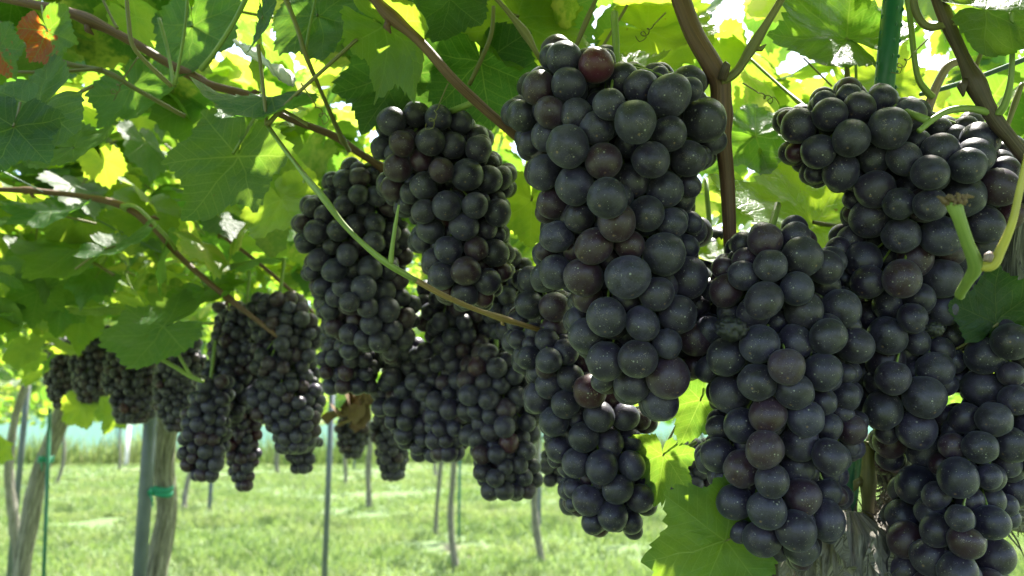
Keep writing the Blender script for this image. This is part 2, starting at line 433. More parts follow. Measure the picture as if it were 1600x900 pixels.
# ------------------------------------------------------------------ leaves
LOBE_A = np.array([0, 14, 27, 42, 54, 68, 84, 100, 116, 132, 148, 162, 172, 180.])
LOBE_R = np.array([1.0, .90, .80, .83, .91, .84, .74, .77, .81, .73, .66, .58, .42, .05])
def leaf_outline(n, teeth=True, seed=0):
    r_ = np.random.default_rng(seed)
    th = np.linspace(-180, 180, n)
    deep = r_.uniform(-.02, .16) * np.array([0, .4, 1, .6, 0, .5, 1, .5, 0, .4, .5, 0, 0, 0])
    la = (LOBE_R - deep) * (1 + r_.normal(0, .035, len(LOBE_R))); la[-1] = .05
    rb = (LOBE_R - deep) * (1 + r_.normal(0, .035, len(LOBE_R))); rb[-1] = .05; rb[0] = la[0]
    r = np.where(th < 0, np.interp(-th, LOBE_A, la), np.interp(th, LOBE_A, rb))
    if teeth:
        k = np.arange(n)
        saw = (k % 5) / 4.0
        saw = np.where(th < 0, saw, 1 - saw)
        r = r * (1 + (saw - .4) * (.065 + .025 * np.sin(k * .37 + seed)) * np.clip((175 - abs(th)) / 20, 0, 1)) 
    return np.radians(th), r
def leaf_mesh(name, seed, hi=True, curl=1.0):
    r_ = np.random.default_rng(seed)
    nA = 181 if hi else 25
    rings = np.array([.0, .12, .25, .4, .55, .7, .85, .94, 1.0]) if hi else np.array([0, .5, 1.0])
    th, r = leaf_outline(nA, hi, seed)
    droop, fold, wav, ph = r_.uniform(.10, .38) * curl, r_.uniform(-.05, .30) * curl, r_.uniform(.03, .085), r_.uniform(0, 6)
    tipc = r_.uniform(.0, .30) * curl; tw = r_.uniform(-.2, .2)
    V, UV = [], []
    for s in rings:
        rs = r * s
        x = np.sin(th) * rs; y = np.cos(th) * rs
        z = -droop * (x * x + y * y) + fold * (np.sqrt(x * x + .02) - .14)
        z += np.array([wav * 2.4 * noise.noise(Vector((a * 1.5 + seed * 7, b * 1.5, ph))) + .055 * noise.noise(Vector((a * 4.2 + seed * 3, b * 4.2, 5))) for a, b in zip(x, y)])
        z += .012 * np.cos(th * 7) * s * s - tipc * np.clip(y - .25, 0, 1) ** 2 + tw * x * y
        if hi: z += 0.012 * np.sin(x * 21 + ph) * np.cos(y * 19 + ph)
        V.append(np.stack([x, y, z], 1)); UV.append(np.stack([x, y], 1))
    V = np.concatenate(V); UV = np.concatenate(UV)
    m = len(rings)
    idx = np.arange(m * nA).reshape(m, nA)
    Fq = np.stack([idx[:-1, :-1], idx[1:, :-1], idx[1:, 1:], idx[:-1, 1:]], -1).reshape(-1, 4)
    # petiole, joined with its leaf
    pl = r_.uniform(.6, 1.0); bend = r_.uniform(-.3, .3)
    path = spline([(0, 0.02, -.01), (bend * .3, -.35 * pl, .10), (bend, -.85 * pl, .42 * pl)], 5 if hi else 2)
    pv, pf, puv = tube_arrays(path, np.linspace(.020, .026, len(path)), 6 if hi else 3, cap=False)
    o = len(V)
    faces = [tuple(f) for f in Fq] + [tuple(i + o for i in f) for f in pf]
    mi = [0] * len(Fq) + [1] * len(pf)
    V = np.vstack([V, pv]); UV = np.vstack([UV, puv])
    return mesh_np(name, V, faces, [M_LEAF, M_OLIVE if seed % 3 else M_GREEN], uv=UV, mi=mi)
HI = [leaf_mesh('leaf_blade', s, True, 1.0) for s in range(1, 13)]
FLAT = [leaf_mesh('leaf_blade_flat', s, True, 0.45) for s in range(21, 27)]
LO = [leaf_mesh('leaf_blade_small', s, False, 1.0) for s in range(31, 39)]
# folded, twisted leaf for those seen nearly edge-on

def leaf_matrix_cam(ang, tx, ty, top_away=True):
    nrm = np.array([tx, ty, -1.0 if top_away else 1.0]); nrm /= np.linalg.norm(nrm)
    t = np.array([math.cos(R(ang)), math.sin(R(ang)), 0.0]); t = t - nrm * t.dot(nrm); t /= np.linalg.norm(t)
    x = np.cross(t, nrm)
    return CRn @ np.stack([x, t, nrm], 1)
def put_leaf(parent, me, M3, origin, S, label=None, color=None):
    o = bpy.data.objects.new('leaf', me)
    COL.objects.link(o)
    o.parent = parent
    m4 = Matrix(M3.tolist()).to_4x4()
    lo = np.asarray(origin) - np.array(parent.location)
    o.matrix_local = Matrix.Translation(Vector(lo)) @ m4 @ Matrix.Scale(S, 4)
    o.color = color or (0, 0, 0, 1)
    if label: o['label'] = label
    return o

# ------------------------------------------------------------------ grapevines
def trunk_path(pts, n=8):
    """pts rows: px,py,d,width_px  -> world path + radii"""
    q = spline(pts, n)
    return np.array([P(a, b, d) for a, b, d, _ in q]), np.array([w_ * d * .5 / F for _, _, d, w_ in q])
def cane(parent, pts, mat, name='cane', seg=10, nodes=0.16, n=8):
    path, rad = trunk_path(pts, n)
    L = np.concatenate([[0], np.cumsum(np.linalg.norm(np.diff(path, axis=0), axis=1))])
    ph = random.random()
    # swollen nodes and slight zigzag
    k = (L / nodes + ph)
    rad = rad * (1 + .42 * np.exp(-((k - np.round(k)) / .07) ** 2))
    seedv = random.random() * 100
    for i in range(1, len(path) - 1):
        path[i] += np.array(noise.noise_vector(Vector(path[i]) * 9 + Vector((seedv, 0, 0)))) * rad[i] * .45
    V, Fc, UV = tube_arrays(local(parent, path), rad, seg)
    o = link(name, mesh_np(name, np.array(V), Fc, mat, uv=UV), parent)
    if name == 'cane' and nodes < 1:
        T = np.gradient(path, axis=0); side = 1
        for q in np.arange(math.ceil(ph), k[-1]):
            i = int(np.argmin(abs(k - q)))
            if i < 2 or i > len(path) - 3: continue
            t = T[i] / np.linalg.norm(T[i]); side = -side
            sd_ = np.cross(t, [0, 1, 0]); sd_ /= np.linalg.norm(sd_) + 1e-9
            p0 = local(parent, path[i]) + sd_ * side * rad[i] * .75
            m = MB(); g_ = rad[i]
            m.tube([p0, p0 + sd_ * side * g_ * .7 + t * g_ * .3, p0 + sd_ * side * g_ * 1.0 + t * g_ * 1.3], [g_ * .55, g_ * .5, g_ * .1], 7)
            link('bud', m.mesh('bud', mat), o)
    return o
def ridge_disp(amp, seed, knots=3.0):
    def f(a, L, i):
        if knots == 9.0:
            w1 = noise.noise(Vector((math.cos(a) * 2.2, math.sin(a) * 2.2, L * 14 + seed)))
            w2 = abs(noise.noise(Vector((math.cos(a + w1 * .2) * 7, math.sin(a + w1 * .2) * 7, L * 16))))
            w3 = abs(noise.noise(Vector((math.cos(a) * 17, math.sin(a) * 17, L * 42))))
            return amp * (.8 * w1 + .62 - 1.5 * w2 - .7 * w3)
        v = noise.noise(Vector((math.cos(a) * 1.6, math.sin(a) * 1.6, L * knots + seed)))
        u = noise.noise(Vector((math.cos(a) * 6, math.sin(a) * 6, L * 4 + seed * 2)))
        return amp * v + amp * .55 * (1 - abs(u) * 2.4)
    return f
def field_trunk(parent, pts, seed, seg=14, n=10):
    path, rad = trunk_path(pts, n)
    V, Fc, UV = tube_arrays(local(parent, path), rad, seg, disp=ridge_disp(.28, seed))
    return link('trunk', mesh_np('trunk', np.array(V), Fc, M_BARK, uv=UV), parent)
def base_of(pts):
    p = P(*pts[-1][:3]); return (p[0], p[1], 0.0)

VINES = []       # (empty, x, y)
def vine(x, y, label, trunk_pts=None, seed=0, h=1.85, w_=0.07, lean=(0, 0)):
    e = empty('grapevine', (x, y, 0), label, 'grapevine', 'grapevines trained over the trellis')
    if trunk_pts is None:
        k = 12; t = np.linspace(0, 1, k)
        path = np.stack([lean[0] * t + .05 * np.sin(t * 7 + seed), lean[1] * t + .05 * np.cos(t * 5 + seed), -.1 + (h + .1) * t], 1)
        V, Fc, UV = tube_arrays(path, w_ * .5 * (1.25 - .5 * t), 10, disp=ridge_disp(.25, seed))
        link('trunk', mesh_np('trunk', np.array(V), Fc, M_BARK, uv=UV), e)
        VINES.append((e, x + lean[0] * .5, y))
    else:
        field_trunk(e, trunk_pts, seed)
        VINES.append((e, x, y))
    return e
# near vine: the gnarled head at lower right
vA = empty('grapevine', (float(P(1310, 860, .64)[0]), float(P(1310, 860, .64)[1]), 0), 'near grapevine with gnarled shaggy trunk below the right hand bunches', 'grapevine', 'grapevines trained over the trellis')
VINES.append((vA, .35, .75))
bx, by = vA.location.x, vA.location.y
seg = 132
path = spline([(bx - .03, by + .02, -.1), (bx - .02, by, .5), (bx + .0, by, 1.0), (bx, by, 1.25), (bx + .005, by, 1.35), (bx + .01, by, 1.392)], 44)
tt = np.linspace(0, 1, len(path))
rad = np.interp(path[:, 2], [-.1, .6, 1.15, 1.28, 1.35, 1.378, 1.392], [.055, .042, .040, .043, .040, .032, .010]); path[:, 2] -= np.interp(path[:, 2], [1.0, 1.3], [0, .012])
V, Fc, UV = tube_arrays(local(vA, path), rad, seg, disp=ridge_disp(.38, 4.4, 9.0))
link('trunk', mesh_np('trunk', np.array(V), Fc, M_BARK2, uv=UV), vA)
# arms of old wood rising to the right
def old_arm(pts, seed, seg=20):
    path, rad = trunk_path(pts, 10)
    V, Fc, UV = tube_arrays(local(vA, path), rad, seg, disp=ridge_disp(.32, seed, 11.0))
    link('arm', mesh_np('arm', np.array(V), Fc, M_BARK2, uv=UV), vA)
    return path, rad
armp = [old_arm([(1360, 880, .65, 60), (1400, 820, .66, 52), (1470, 790, .68, 56), (1560, 790, .70, 62), (1640, 800, .72, 70)], 8.1),
        old_arm([(1360, 850, .66, 26), (1385, 790, .68, 20), (1410, 740, .70, 16), (1440, 660, .72, 12)], 3.3),
        old_arm([(1640, 800, .72, 60), (1625, 640, .66, 56), (1600, 500, .62, 52), (1588, 420, .61, 46), (1600, 330, .60, 36), (1640, 240, .60, 30)], 6.2)]
# shaggy strips of bark
mb = MB()
def strip(p, tdir, ndir, L, wd):
    q = []
    tdir = tdir + np.array([random.gauss(0, .25) for _ in range(3)]); tdir /= np.linalg.norm(tdir)
    side = np.cross(tdir, ndir); side /= np.linalg.norm(side) + 1e-9
    lift = random.uniform(.0, .018); b0 = random.uniform(-.4, .4)
    vs = []
    for k in range(5):
        t = k / 4
        c = p + tdir * L * (t - .5) + ndir * (lift * (abs(t - .5) * 2) ** 2 + .0012) + side * b0 * L * (t - .5) ** 2
        ww = wd * (1 - .75 * abs(t - .5) * 2)
        vs += [c - side * ww, c + side * ww + ndir * ww * .5]
    mb.add(vs, [(2 * k, 2 * k + 1, 2 * k + 3, 2 * k + 2) for k in range(4)], [(random.random() * .2 + (j % 2) * .02, (j // 2) * .2) for j in range(10)])
for _ in range(360):
    z = random.uniform(1.18, 1.385); a = random.uniform(0, 2 * math.pi)
    r = np.interp(z, [1.15, 1.28, 1.35, 1.378, 1.392], [.041, .044, .042, .034, .014]) * random.uniform(.9, 1.15)
    nd = np.array([math.cos(a), math.sin(a), .25 if z > 1.36 else 0])
    strip(np.array([math.cos(a) * r, math.sin(a) * r, z]) , np.array([0, 0, 1.0]), nd / np.linalg.norm(nd), random.uniform(.012, .045), random.uniform(.0012, .0042))
for path_, rad_ in armp:
    T = np.gradient(path_, axis=0)
    for _ in range(170):
        i = random.randrange(len(path_)); t = T[i] / np.linalg.norm(T[i])
        a = np.array([random.gauss(0, 1) for _ in range(3)]); nd = a - t * a.dot(t); nd /= np.linalg.norm(nd)
        strip(local(vA, path_[i]) + nd * rad_[i] * random.uniform(.9, 1.1), t, nd, random.uniform(.012, .045), random.uniform(.0006, .002))
tag(link('bark', mb.mesh('bark', M_BARK2, smooth=False), vA), kind='stuff')

for (x, y, lab) in [(-1.7, 1.5, 'near grapevine just out of frame on the left whose leaves hang in from the left'),
                    (1.9, 1.5, 'near grapevine just out of frame on the right whose leaves fill the upper right'),
                    (.1, -1.2, 'grapevine standing behind the viewer whose leaves hang in along the top')]:
    vine(x, y, lab, None, x + y * 2, lean=(0.05, .1))
d0 = 2.7
tpB = [(270, 560, d0, 30), (262, 640, d0, 34), (255, 720, d0, 30), (262, 790, d0, 28), (250, 860, d0, 34), (243, 905, d0, 36)]
pB = P(243, 905, d0)
tpB += [(238, 1000, d0, 36), (230, 1130, d0, 40)]
vB = vine(float(pB[0]), float(pB[1]), 'grapevine with twisted grey trunk tied to the near steel post on the left', tpB, 2.2)
d1 = 3.3
pC = P(30, 1000, d1)
vC = vine(float(pC[0]), float(pC[1]), 'grapevine with leaning trunk tied to a thin green stake at the far left',
          [(108, 610, d1, 26), (92, 660, d1, 24), (62, 740, d1, 22), (45, 820, d1, 24), (32, 900, d1, 24), (28, 1010, d1, 28)], 5.0)
d2 = 4.6
pD = P(28, 930, d2)
vD = vine(float(pD[0]), float(pD[1]), 'slender forked grapevine trunk nearest the left edge of the picture',
          [(40, 600, d2, 12), (22, 660, d2, 10), (14, 740, d2, 13), (22, 820, d2, 14), (28, 870, d2, 12), (30, 960, d2, 16)], 7.7)
def gd(py): return CAMZ / math.tan(math.atan((py - 450) / F) - R(PITCH)) * math.cos(R(PITCH)) + .0
for (px, ptop, pbot, wpx, sd_, bends, lab) in [
    (576, 640, 795, 9, 1.0, (0, 2, -1, 1), 'distant straight grapevine trunk standing below the small hanging bunches'),
    (683, 690, 840, 7, 2.5, (9, 6, 0, -3), 'thin leaning grapevine trunk left of the wavy one in mid distance'),
    (712, 690, 900, 10, 3.7, (4, -4, -8, 2), 'wavy grapevine trunk beside a thin green stake below the middle bunches'),
    (840, 690, 885, 11, 4.9, (2, -3, -4, 8), 'grapevine trunk with a kinked foot beneath the tapering middle bunch'),
    (896, 700, 825, 8, 5.8, (0, 1, 2, 0), 'faint far grapevine trunk right of the kinked one'),
    (433, 690, 742, 7, 6.6, (0, 1, -1, 0), 'tiny far grapevine trunk below the cluster of left bunches')]:
    dd = gd(pbot)
    ys = np.linspace(ptop - 120 * 8 / dd, pbot + 3, 5)
    off = (0,) + bends
    pts = [(px + off[k], ys[k], dd, wpx * (.9 + .12 * (k == 4))) for k in range(5)]
    b = P(px, pbot, dd)
    vine(float(b[0]), float(b[1]), lab, pts, sd_)
# vines further off that carry the rest of the canopy
for (x, y, lab) in [(2.9, 3.6, 'grapevine behind the right hand bunches, trunk hidden by grapes'),
                    (3.4, 9.0, 'grapevine well behind the right hand bunches seen only as canopy'),
                    (-6.0, 8.0, 'grapevine left of the thin post carrying far left canopy'),
                    (-5.5, 14.0, 'far grapevine in the left background under bright canopy'),
                    (4.0, 17.0, 'far grapevine in the right background under dense canopy'),
                    (-2.0, 22.0, 'farthest grapevine in the middle near the turquoise net'),
                    (9.0, 26.0, 'farthest grapevine to the right near the turquoise net'),
                    (-12.0, 25.0, 'farthest grapevine to the left near the turquoise net'),
                    (-7.6, 17.5, 'thin grapevine standing between the left cluster and the turquoise net'),
                    (-3.9, 19.0, 'slight grapevine far behind the thin pale steel post'),
                    (-10.5, 19.0, 'small grapevine far behind the leaning trunk'),
                    (1.6, 24.0, 'little grapevine far behind the long narrow bunch')]:
    vine(x, y, lab, None, x * 3.1 + y, lean=(.12 * math.sin(x), .1))

# --- canes of the near vines (photo px, depth, width px)
cane(vA, [(560, -40, .62, 17), (600, 15, .62, 17), (655, 65, .62, 16), (705, 120, .62, 16), (745, 158, .63, 16), (790, 198, .64, 15), (850, 250, .66, 15), (920, 310, .68, 14)], M_CANE)
cane(vA, [(1050, -40, .62, 30), (1080, 45, .61, 30), (1112, 100, .60, 32), (1126, 130, .60, 33), (1128, 190, .60, 26), (1136, 280, .61, 23), (1142, 400, .62, 20), (1150, 470, .64, 20)], M_CANE, seg=16)
cane(vA, [(1125, 128, .595, 15), (1150, 112, .59, 14), (1172, 78, .59, 13), (1205, 25, .58, 12), (1235, -25, .58, 11)], M_OLIVE)
cane(vA, [(1128, 125, .59, 14), (1134, 108, .585, 13), (1137, 98, .585, 8)], M_DARK, name='spur', n=4)
cane(vA, [(1455, -40, .56, 22), (1478, 30, .56, 22), (1502, 85, .56, 19), (1532, 150, .555, 24), (1555, 190, .555, 24), (1580, 222, .555, 21), (1640, 300, .56, 20)], M_DARK, seg=14)
cane(vA, [(1545, 176, .553, 13), (1515, 170, .55, 11), (1485, 172, .545, 11), (1460, 184, .54, 10), (1435, 205, .54, 9)], M_GREEN)
cane(vA, [(1425, -30, .56, 12), (1430, 15, .56, 12), (1448, 40, .56, 12), (1478, 38, .56, 12)], M_OLIVE)
cane(vA, [(1418, -20, .60, 9), (1424, 50, .60, 9), (1432, 115, .60, 9), (1445, 140, .60, 11), (1457, 152, .60, 11)], M_GREEN)
cane(vA, [(1446, 185, .62, 14), (1450, 165, .61, 15), (1462, 135, .61, 14), (1480, 105, .61, 13), (1502, 95, .61, 11)], M_MAUVE)
cane(vA, [(1560, 178, .55, 13), (1572, 160, .545, 12), (1581, 120, .54, 9), (1583, 60, .54, 8), (1580, 20, .54, 7)], M_GREEN)
cane(vA, [(1500, 95, .62, 9), (1510, 120, .62, 8), (1522, 150, .62, 8)], M_OLIVE)
cane(vA, [(1357, 690, .66, 18), (1356, 750, .66, 18), (1356, 812, .665, 18), (1358, 860, .67, 20)], M_OLIVE)
# cut green spur with the yellow side shoot in front of the right hand bunch
cane(vA, [(1492, 318, .42, 26), (1500, 340, .42, 20), (1514, 380, .425, 19), (1527, 415, .43, 22), (1515, 438, .44, 17), (1500, 462, .46, 15)], M_GREEN, name='spur', nodes=1)
cane(vA, [(1530, 418, .43, 16), (1548, 415, .428, 19), (1562, 392, .425, 15), (1580, 350, .42, 12), (1592, 300, .42, 11), (1606, 240, .42, 10)], M_YEL, nodes=1)
m_ = MB()
for _ in range(26):
    a = random.uniform(-16, 16)
    p = P(1492 + a * 1.0, 314 + random.uniform(-3, 8), .42 + random.uniform(-.004, .004))
    q = p + np.array([random.gauss(0, .0022), random.gauss(0, .001), random.uniform(.0005, .004)])
    m_.tube(local(vA, [p, (p + q) / 2 + np.array([0, 0, .001]), q]), [.0016, .0013, .0005], 5)
tag(link('dried_tip', m_.mesh('dried_tip', M_DRY), vA), 'brown shrivelled cut end of the green spur')
m_ = MB(); p = local(vA, P(1543, 408, .422))
m_.tube([p, p + np.array([0.001, 0, .003]), p + np.array([.002, 0, .005])], [.0022, .0026, .0008], 8); link('bud', m_.mesh('bud', M_MAUVE), vA)
# green cane in front of the middle-left bunches
cane(vA, [(418, 198, .66, 5), (445, 235, .64, 5), (475, 275, .62, 6), (505, 310, .60, 12), (535, 348, .60, 9), (570, 382, .60, 9), (608, 412, .60, 11), (650, 438, .61, 9)], M_GREEN)
cane(vA, [(650, 438, .61, 9), (690, 460, .62, 9), (740, 482, .64, 8), (800, 502, .66, 8), (860, 520, .70, 8)], M_TAN)
cane(vA, [(610, 412, .60, 10), (613, 385, .598, 7), (618, 350, .597, 6), (623, 320, .595, 3)], M_GREEN, nodes=1)
cane(vB, [(-40, -15, .74, 15), (40, 4, .74, 14), (120, 22, .75, 15), (200, 60, .76, 14), (262, 98, .77, 13), (310, 124, .78, 16), (330, 134, .78, 13), (385, 150, .80, 12), (450, 185, .82, 11), (520, 212, .85, 12), (560, 238, .86, 12), (600, 262, .88, 12), (680, 320, .92, 11), (790, 400, .98, 12), (870, 460, 1.05, 12)], M_CANE)
cane(vB, [(-30, 295, 1.10, 8), (60, 300, 1.12, 9), (130, 307, 1.14, 9), (190, 322, 1.15, 12), (235, 352, 1.16, 11), (272, 392, 1.17, 9), (330, 445, 1.18, 9), (385, 488, 1.18, 8), (440, 530, 1.18, 7)], M_CANE)
cane(vB, [(190, 322, 1.15, 7), (215, 325, 1.13, 6), (260, 370, 1.13, 6), (275, 390, 1.15, 6)], M_GREEN)
cane(vB, [(-20, 60, .80, 8), (45, 72, .80, 8), (100, 98, .80, 7), (165, 112, .81, 9), (215, 140, .82, 7), (290, 182, .84, 7)], M_OLIVE)
cane(vB, [(310, 340, 1.3, 6), (355, 375, 1.3, 6), (405, 412, 1.3, 6), (450, 450, 1.3, 6), (490, 490, 1.3, 5)], M_CANE)
cane(vB, [(-30, 110, .78, 4), (60, 112, .78, 5), (160, 108, .80, 6)], M_OLIVE)
cane(vB, [(232, 550, 1.15, 6), (270, 570, 1.15, 7), (300, 588, 1.15, 8), (318, 596, 1.15, 6)], M_GREEN)
cane(vB, [(262, 522, 1.15, 5), (280, 555, 1.15, 5), (298, 586, 1.15, 6)], M_GREEN)
for pts in [[(392, -20, .7, 9), (368, 30, .7, 8), (340, 75, .7, 8), (315, 108, .72, 7)],
            [(196, -20, .7, 6), (200, 30, .7, 7), (207, 72, .7, 7), (235, 105, .71, 6), (268, 136, .72, 6)],
            [(293, -10, .72, 5), (288, 50, .72, 5), (274, 132, .72, 5)], [(248, 28, .74, 6), (262, 80, .74, 6), (272, 135, .73, 5)],
            [(440, -20, .68, 7), (465, 45, .68, 7), (477, 85, .68, 8), (500, 140, .7, 6), (528, 205, .74, 8), (545, 235, .8, 8)],
            [(572, 48, .66, 6), (520, 95, .66, 6), (455, 155, .66, 6), (418, 195, .66, 6)],
            [(496, -15, .70, 5), (484, 40, .69, 5), (477, 85, .68, 6)], [(403, 70, .67, 5), (410, 130, .67, 6), (416, 195, .66, 6)],
            [(418, 195, .66, 6), (450, 240, .67, 5), (500, 300, .68, 5)], [(155, -15, .72, 5), (172, 22, .72, 4), (184, 45, .72, 5)]]:
    cane(vB, pts, random.choice([M_OLIVE, M_OLIVE, M_GREEN]), name='shoot', seg=8)
for pts in [[(758, -20, .66, 7), (790, 15, .66, 8), (818, 52, .66, 11), (838, 85, .66, 8), (865, 130, .68, 8)], [(938, -15, .66, 7), (920, 25, .66, 7), (900, 72, .67, 7)],
            [(980, 8, .68, 5), (955, 50, .68, 5), (938, 78, .68, 5)], [(771, 10, .68, 6), (765, 60, .68, 7), (733, 132, .7, 7)],
            [(1320, 40, .70, 5), (1322, 90, .70, 6), (1326, 150, .70, 7)], [(1336, 55, .72, 4), (1338, 140, .72, 5)], [(1170, 90, .75, 5), (1215, 130, .72, 5), (1268, 175, .68, 6)],
            [(1550, 45, .60, 6), (1528, 95, .60, 7), (1515, 140, .6, 7)], [(1255, 90, .74, 3), (1300, 135, .74, 3)], [(1598, 130, .6, 7), (1580, 180, .6, 7), (1570, 210, .6, 7)],
            [(1088, 690, .72, 6), (1070, 700, .72, 7), (1050, 712, .74, 5)], [(1040, 712, .9, 7), (1100, 716, .9, 9), (1160, 712, .9, 9)]]:
    cane(vA, pts, random.choice([M_OLIVE, M_GREEN]), name='shoot', seg=8)

# --- hand placed leaves: px, py, depth, width px, tip angle, tilt x, tilt y, flat?, tone/label
HERO = [
 (vB, 352, 262, .76, 200, -115, .15, -.25, 1, None, None), (vB, 50, 185, .70, 190, -150, .3, -.4, 0, None, None), (vB, 15, 215, .66, 150, -100, -.2, -.3, 1, None, None),
 (vB, 78, 62, .72, 105, -75, .2, .1, 1, 'green leaf scorched rusty red down its right side', (1, 0, 0, 1)),
 (vB, 5, 85, .74, 90, -60, .2, .1, 1, 'green leaf with rust red patches at the picture edge', (1, 0, 0, 1)),
 (vB, 130, 232, .80, 140, -20, .2, -1.2, 0, None, None), (vB, 400, 165, .68, 190, 175, .1, -2.6, 0, None, None), (vB, 408, 42, .60, 100, -85, 1.6, -.2, 0, None, None),
 (vA, 620, 60, .64, 200, -50, .9, .9, 0, None, None), (vA, 610, 135, .74, 190, -110, .1, -.3, 1, None, None), (vA, 755, 120, .72, 180, -80, .1, -.2, 1, None, None),
 (vA, 700, 15, .70, 140, -95, .3, -.3, 0, None, None), (vA, 830, 40, .74, 200, -40, -.2, -.5, 0, None, None), (vA, 985, 108, .66, 130, 10, .1, -1.5, 0, None, None),
 (vA, 1035, 60, .76, 190, -30, .2, -.5, 0, None, None), (vA, 1235, 345, .72, 270, 165, .1, -.8, 0, None, None), (vA, 1200, 220, .76, 150, -35, .2, -.7, 0, None, None),
 (vA, 1300, 50, .68, 210, 120, .1, -.9, 0, None, None), (vA, 1560, 25, .55, 200, 10, .0, -.9, 0, None, None), (vA, 1385, 110, .72, 120, 70, .1, -.5, 0, None, None),
 (vA, 1088, 640, .66, 120, -115, .3, .1, 1, None, None), (vA, 1035, 725, .68, 120, -100, .5, .4, 0, None, None), (vA, 1105, 850, .56, 210, -165, .0, .1, 1, None, None),
 (vA, 1180, 800, .62, 120, -60, .3, .3, 0, None, None), (vA, 1575, 490, .58, 170, 45, -.1, .2, 0, None, None), (vA, 1590, 350, .62, 120, -90, .1, -.5, 0, None, None),
 (vB, 235, 520, 1.10, 160, -150, .1, -1.1, 0, None, None), (vB, 195, 385, 1.05, 130, -10, .1, -2.2, 0, None, None), (vB, 65, 335, 1.0, 130, 170, .1, -2.0, 0, None, None),
 (vB, 330, 460, 1.2, 120, -60, .1, -1.5, 0, None, None), (vB, 100, 400, 1.2, 170, 190, .0, -2.0, 0, None, None), (vA, 830, 330, .80, 130, -90, .1, -.2, 1, None, None),
 (vA, 640, 300, .90, 120, -80, .1, -.2, 1, None, None), (vA, 1105, 405, .70, 110, -160, .1, -2.0, 0, None, None), (vA, 500, 40, .72, 160, -70, .3, -.4, 0, None, None),
 (vB, 300, 60, .80, 170, -80, .3, -.3, 0, None, None), (vB, 210, 150, .86, 150, -60, .2, -.5, 0, None, None), (vC, 130, 640, 2.2, 70, -70, .1, -.1, 1, None, None),
 (vC, 175, 650, 2.1, 60, -110, .1, .1, 1, None, None), (vC, 5, 705, 2.3, 45, -30, .1, .1, 1, None, None), (vC, 200, 640, 2.3, 50, -60, .1, -.3, 1, None, None),
 (vA, 680, 200, .84, 170, -70, .1, -.3, 0, None, None), (vA, 450, 330, 1.05, 150, -60, .2, -.8, 0, None, None),
]
nleaf = {}
for i, (v, px, py, d, wpx, ang, tx, ty, fl, lab, col) in enumerate(HERO):
    S = wpx * d / F / 1.62
    M3 = leaf_matrix_cam(ang, tx, ty)
    o = P(px, py, d) - M3 @ np.array([0, .22, 0]) * S
    put_leaf(v, (FLAT if fl else HI)[i % (6 if fl else 12)], M3, o, S, lab, col or (0, 1, 1 if i in (0, 1, 2, 5, 6, 7, 9, 10, 11, 20, 21, 24, 26, 34) else 0, 1))
    nleaf[v.name] = nleaf.get(v.name, 0) + 1

# --- the leaf roof
def nearest_vine(x, y):
    return min(range(len(VINES)), key=lambda k: (VINES[k][1] - x) ** 2 + ((VINES[k][2] - y)) ** 2)
def rand_basis(tilt):
    az = random.uniform(0, 2 * math.pi); t = R(tilt)
    nrm = np.array([math.sin(t) * math.cos(az), math.sin(t) * math.sin(az), math.cos(t)])
    a2 = random.uniform(0, 2 * math.pi)
    h = np.array([math.cos(a2), math.sin(a2), 0])
    if tilt > 25:                      # drooping leaves hang tip down
        h = h * .35 + np.array([math.cos(az), math.sin(az), -math.tan(t) * .9])
    y = h - nrm * h.dot(nrm); y /= np.linalg.norm(y)
    x = np.cross(y, nrm)
    return np.stack([x, y, nrm], 1)
CI = np.linalg.inv(CRn)
def project(p):
    c = CI @ (np.asarray(p) - np.array([0, 0, CAMZ]))
    d = -c[2]
    return 800 + c[0] / d * F, 450 - c[1] / d * F, d
low_limit = [(-200, 500), (150, 470), (330, 440), (480, 400), (650, 330), (900, 330), (1300, 340), (1500, 330), (1800, 330)]
def in_clear_zone(p, S):
    """keeps random leaves out of the space the bunches hang in and off the lens"""
    if p[1] < .35 and abs(p[0]) < .8 : return p[2] < CAMZ + .38
    if p[1] <= 0.05: return False
    px, py, d = project(p)
    if d <= 0: return False
    rr = S * F / d
    lim = np.interp(px, [a for a, _ in low_limit], [b for _, b in low_limit])
    if d < .58 and -100 < px < 1700 and py > -150: return True
    if d < .84 and px < 430 and py < 330: return True
    if d < .90 and px > 430: return not (py + rr * .7 < 170 or d > .72 and py < lim)
    if d < 1.6: return py + rr * .4 > lim
    return False
LEAVES = []
cnt = 0
def canopy_noise(x, y): return noise.noise(Vector((x * 1.3, y * 1.3, 7.0)))
while cnt < 7000:
    y = random.uniform(-.25, 4.2); x = random.uniform(-1, 1) * (1.5 + .85 * max(y, 0))
    if canopy_noise(x, y) < -.30 + (0 if y > 1 else -.1): continue
    if x > .15 and y > .9 and random.random() < .2: continue
    z = CAMZ + random.choice([random.uniform(.34, .50), random.uniform(.42, .62), random.uniform(.5, .72)])
    S = random.uniform(.040, .078)
    cnt += 1
    if in_clear_zone((x, y, z), S): continue
    tilt = abs(random.gauss(0, 22)) if random.random() < .5 else random.uniform(25, 85)
    LEAVES.append((x, y, z, S, tilt))
# extra layer hanging at the left, where the roof comes low
for _ in range(620):
    d = random.uniform(1.15, 3.2); px = random.uniform(-120, 560)
    ylow = np.interp(px, [0, 150, 330, 480, 560], [600, 520, 460, 420, 360])
    py = random.uniform(120, ylow - 25) if d < 1.7 else random.uniform(300, ylow + 20)
    p = P(px, py, d); S = random.uniform(.035, .07)
    if p[2] < CAMZ + .10: continue
    LEAVES.append((p[0], p[1], p[2], S, random.uniform(5, 80)))
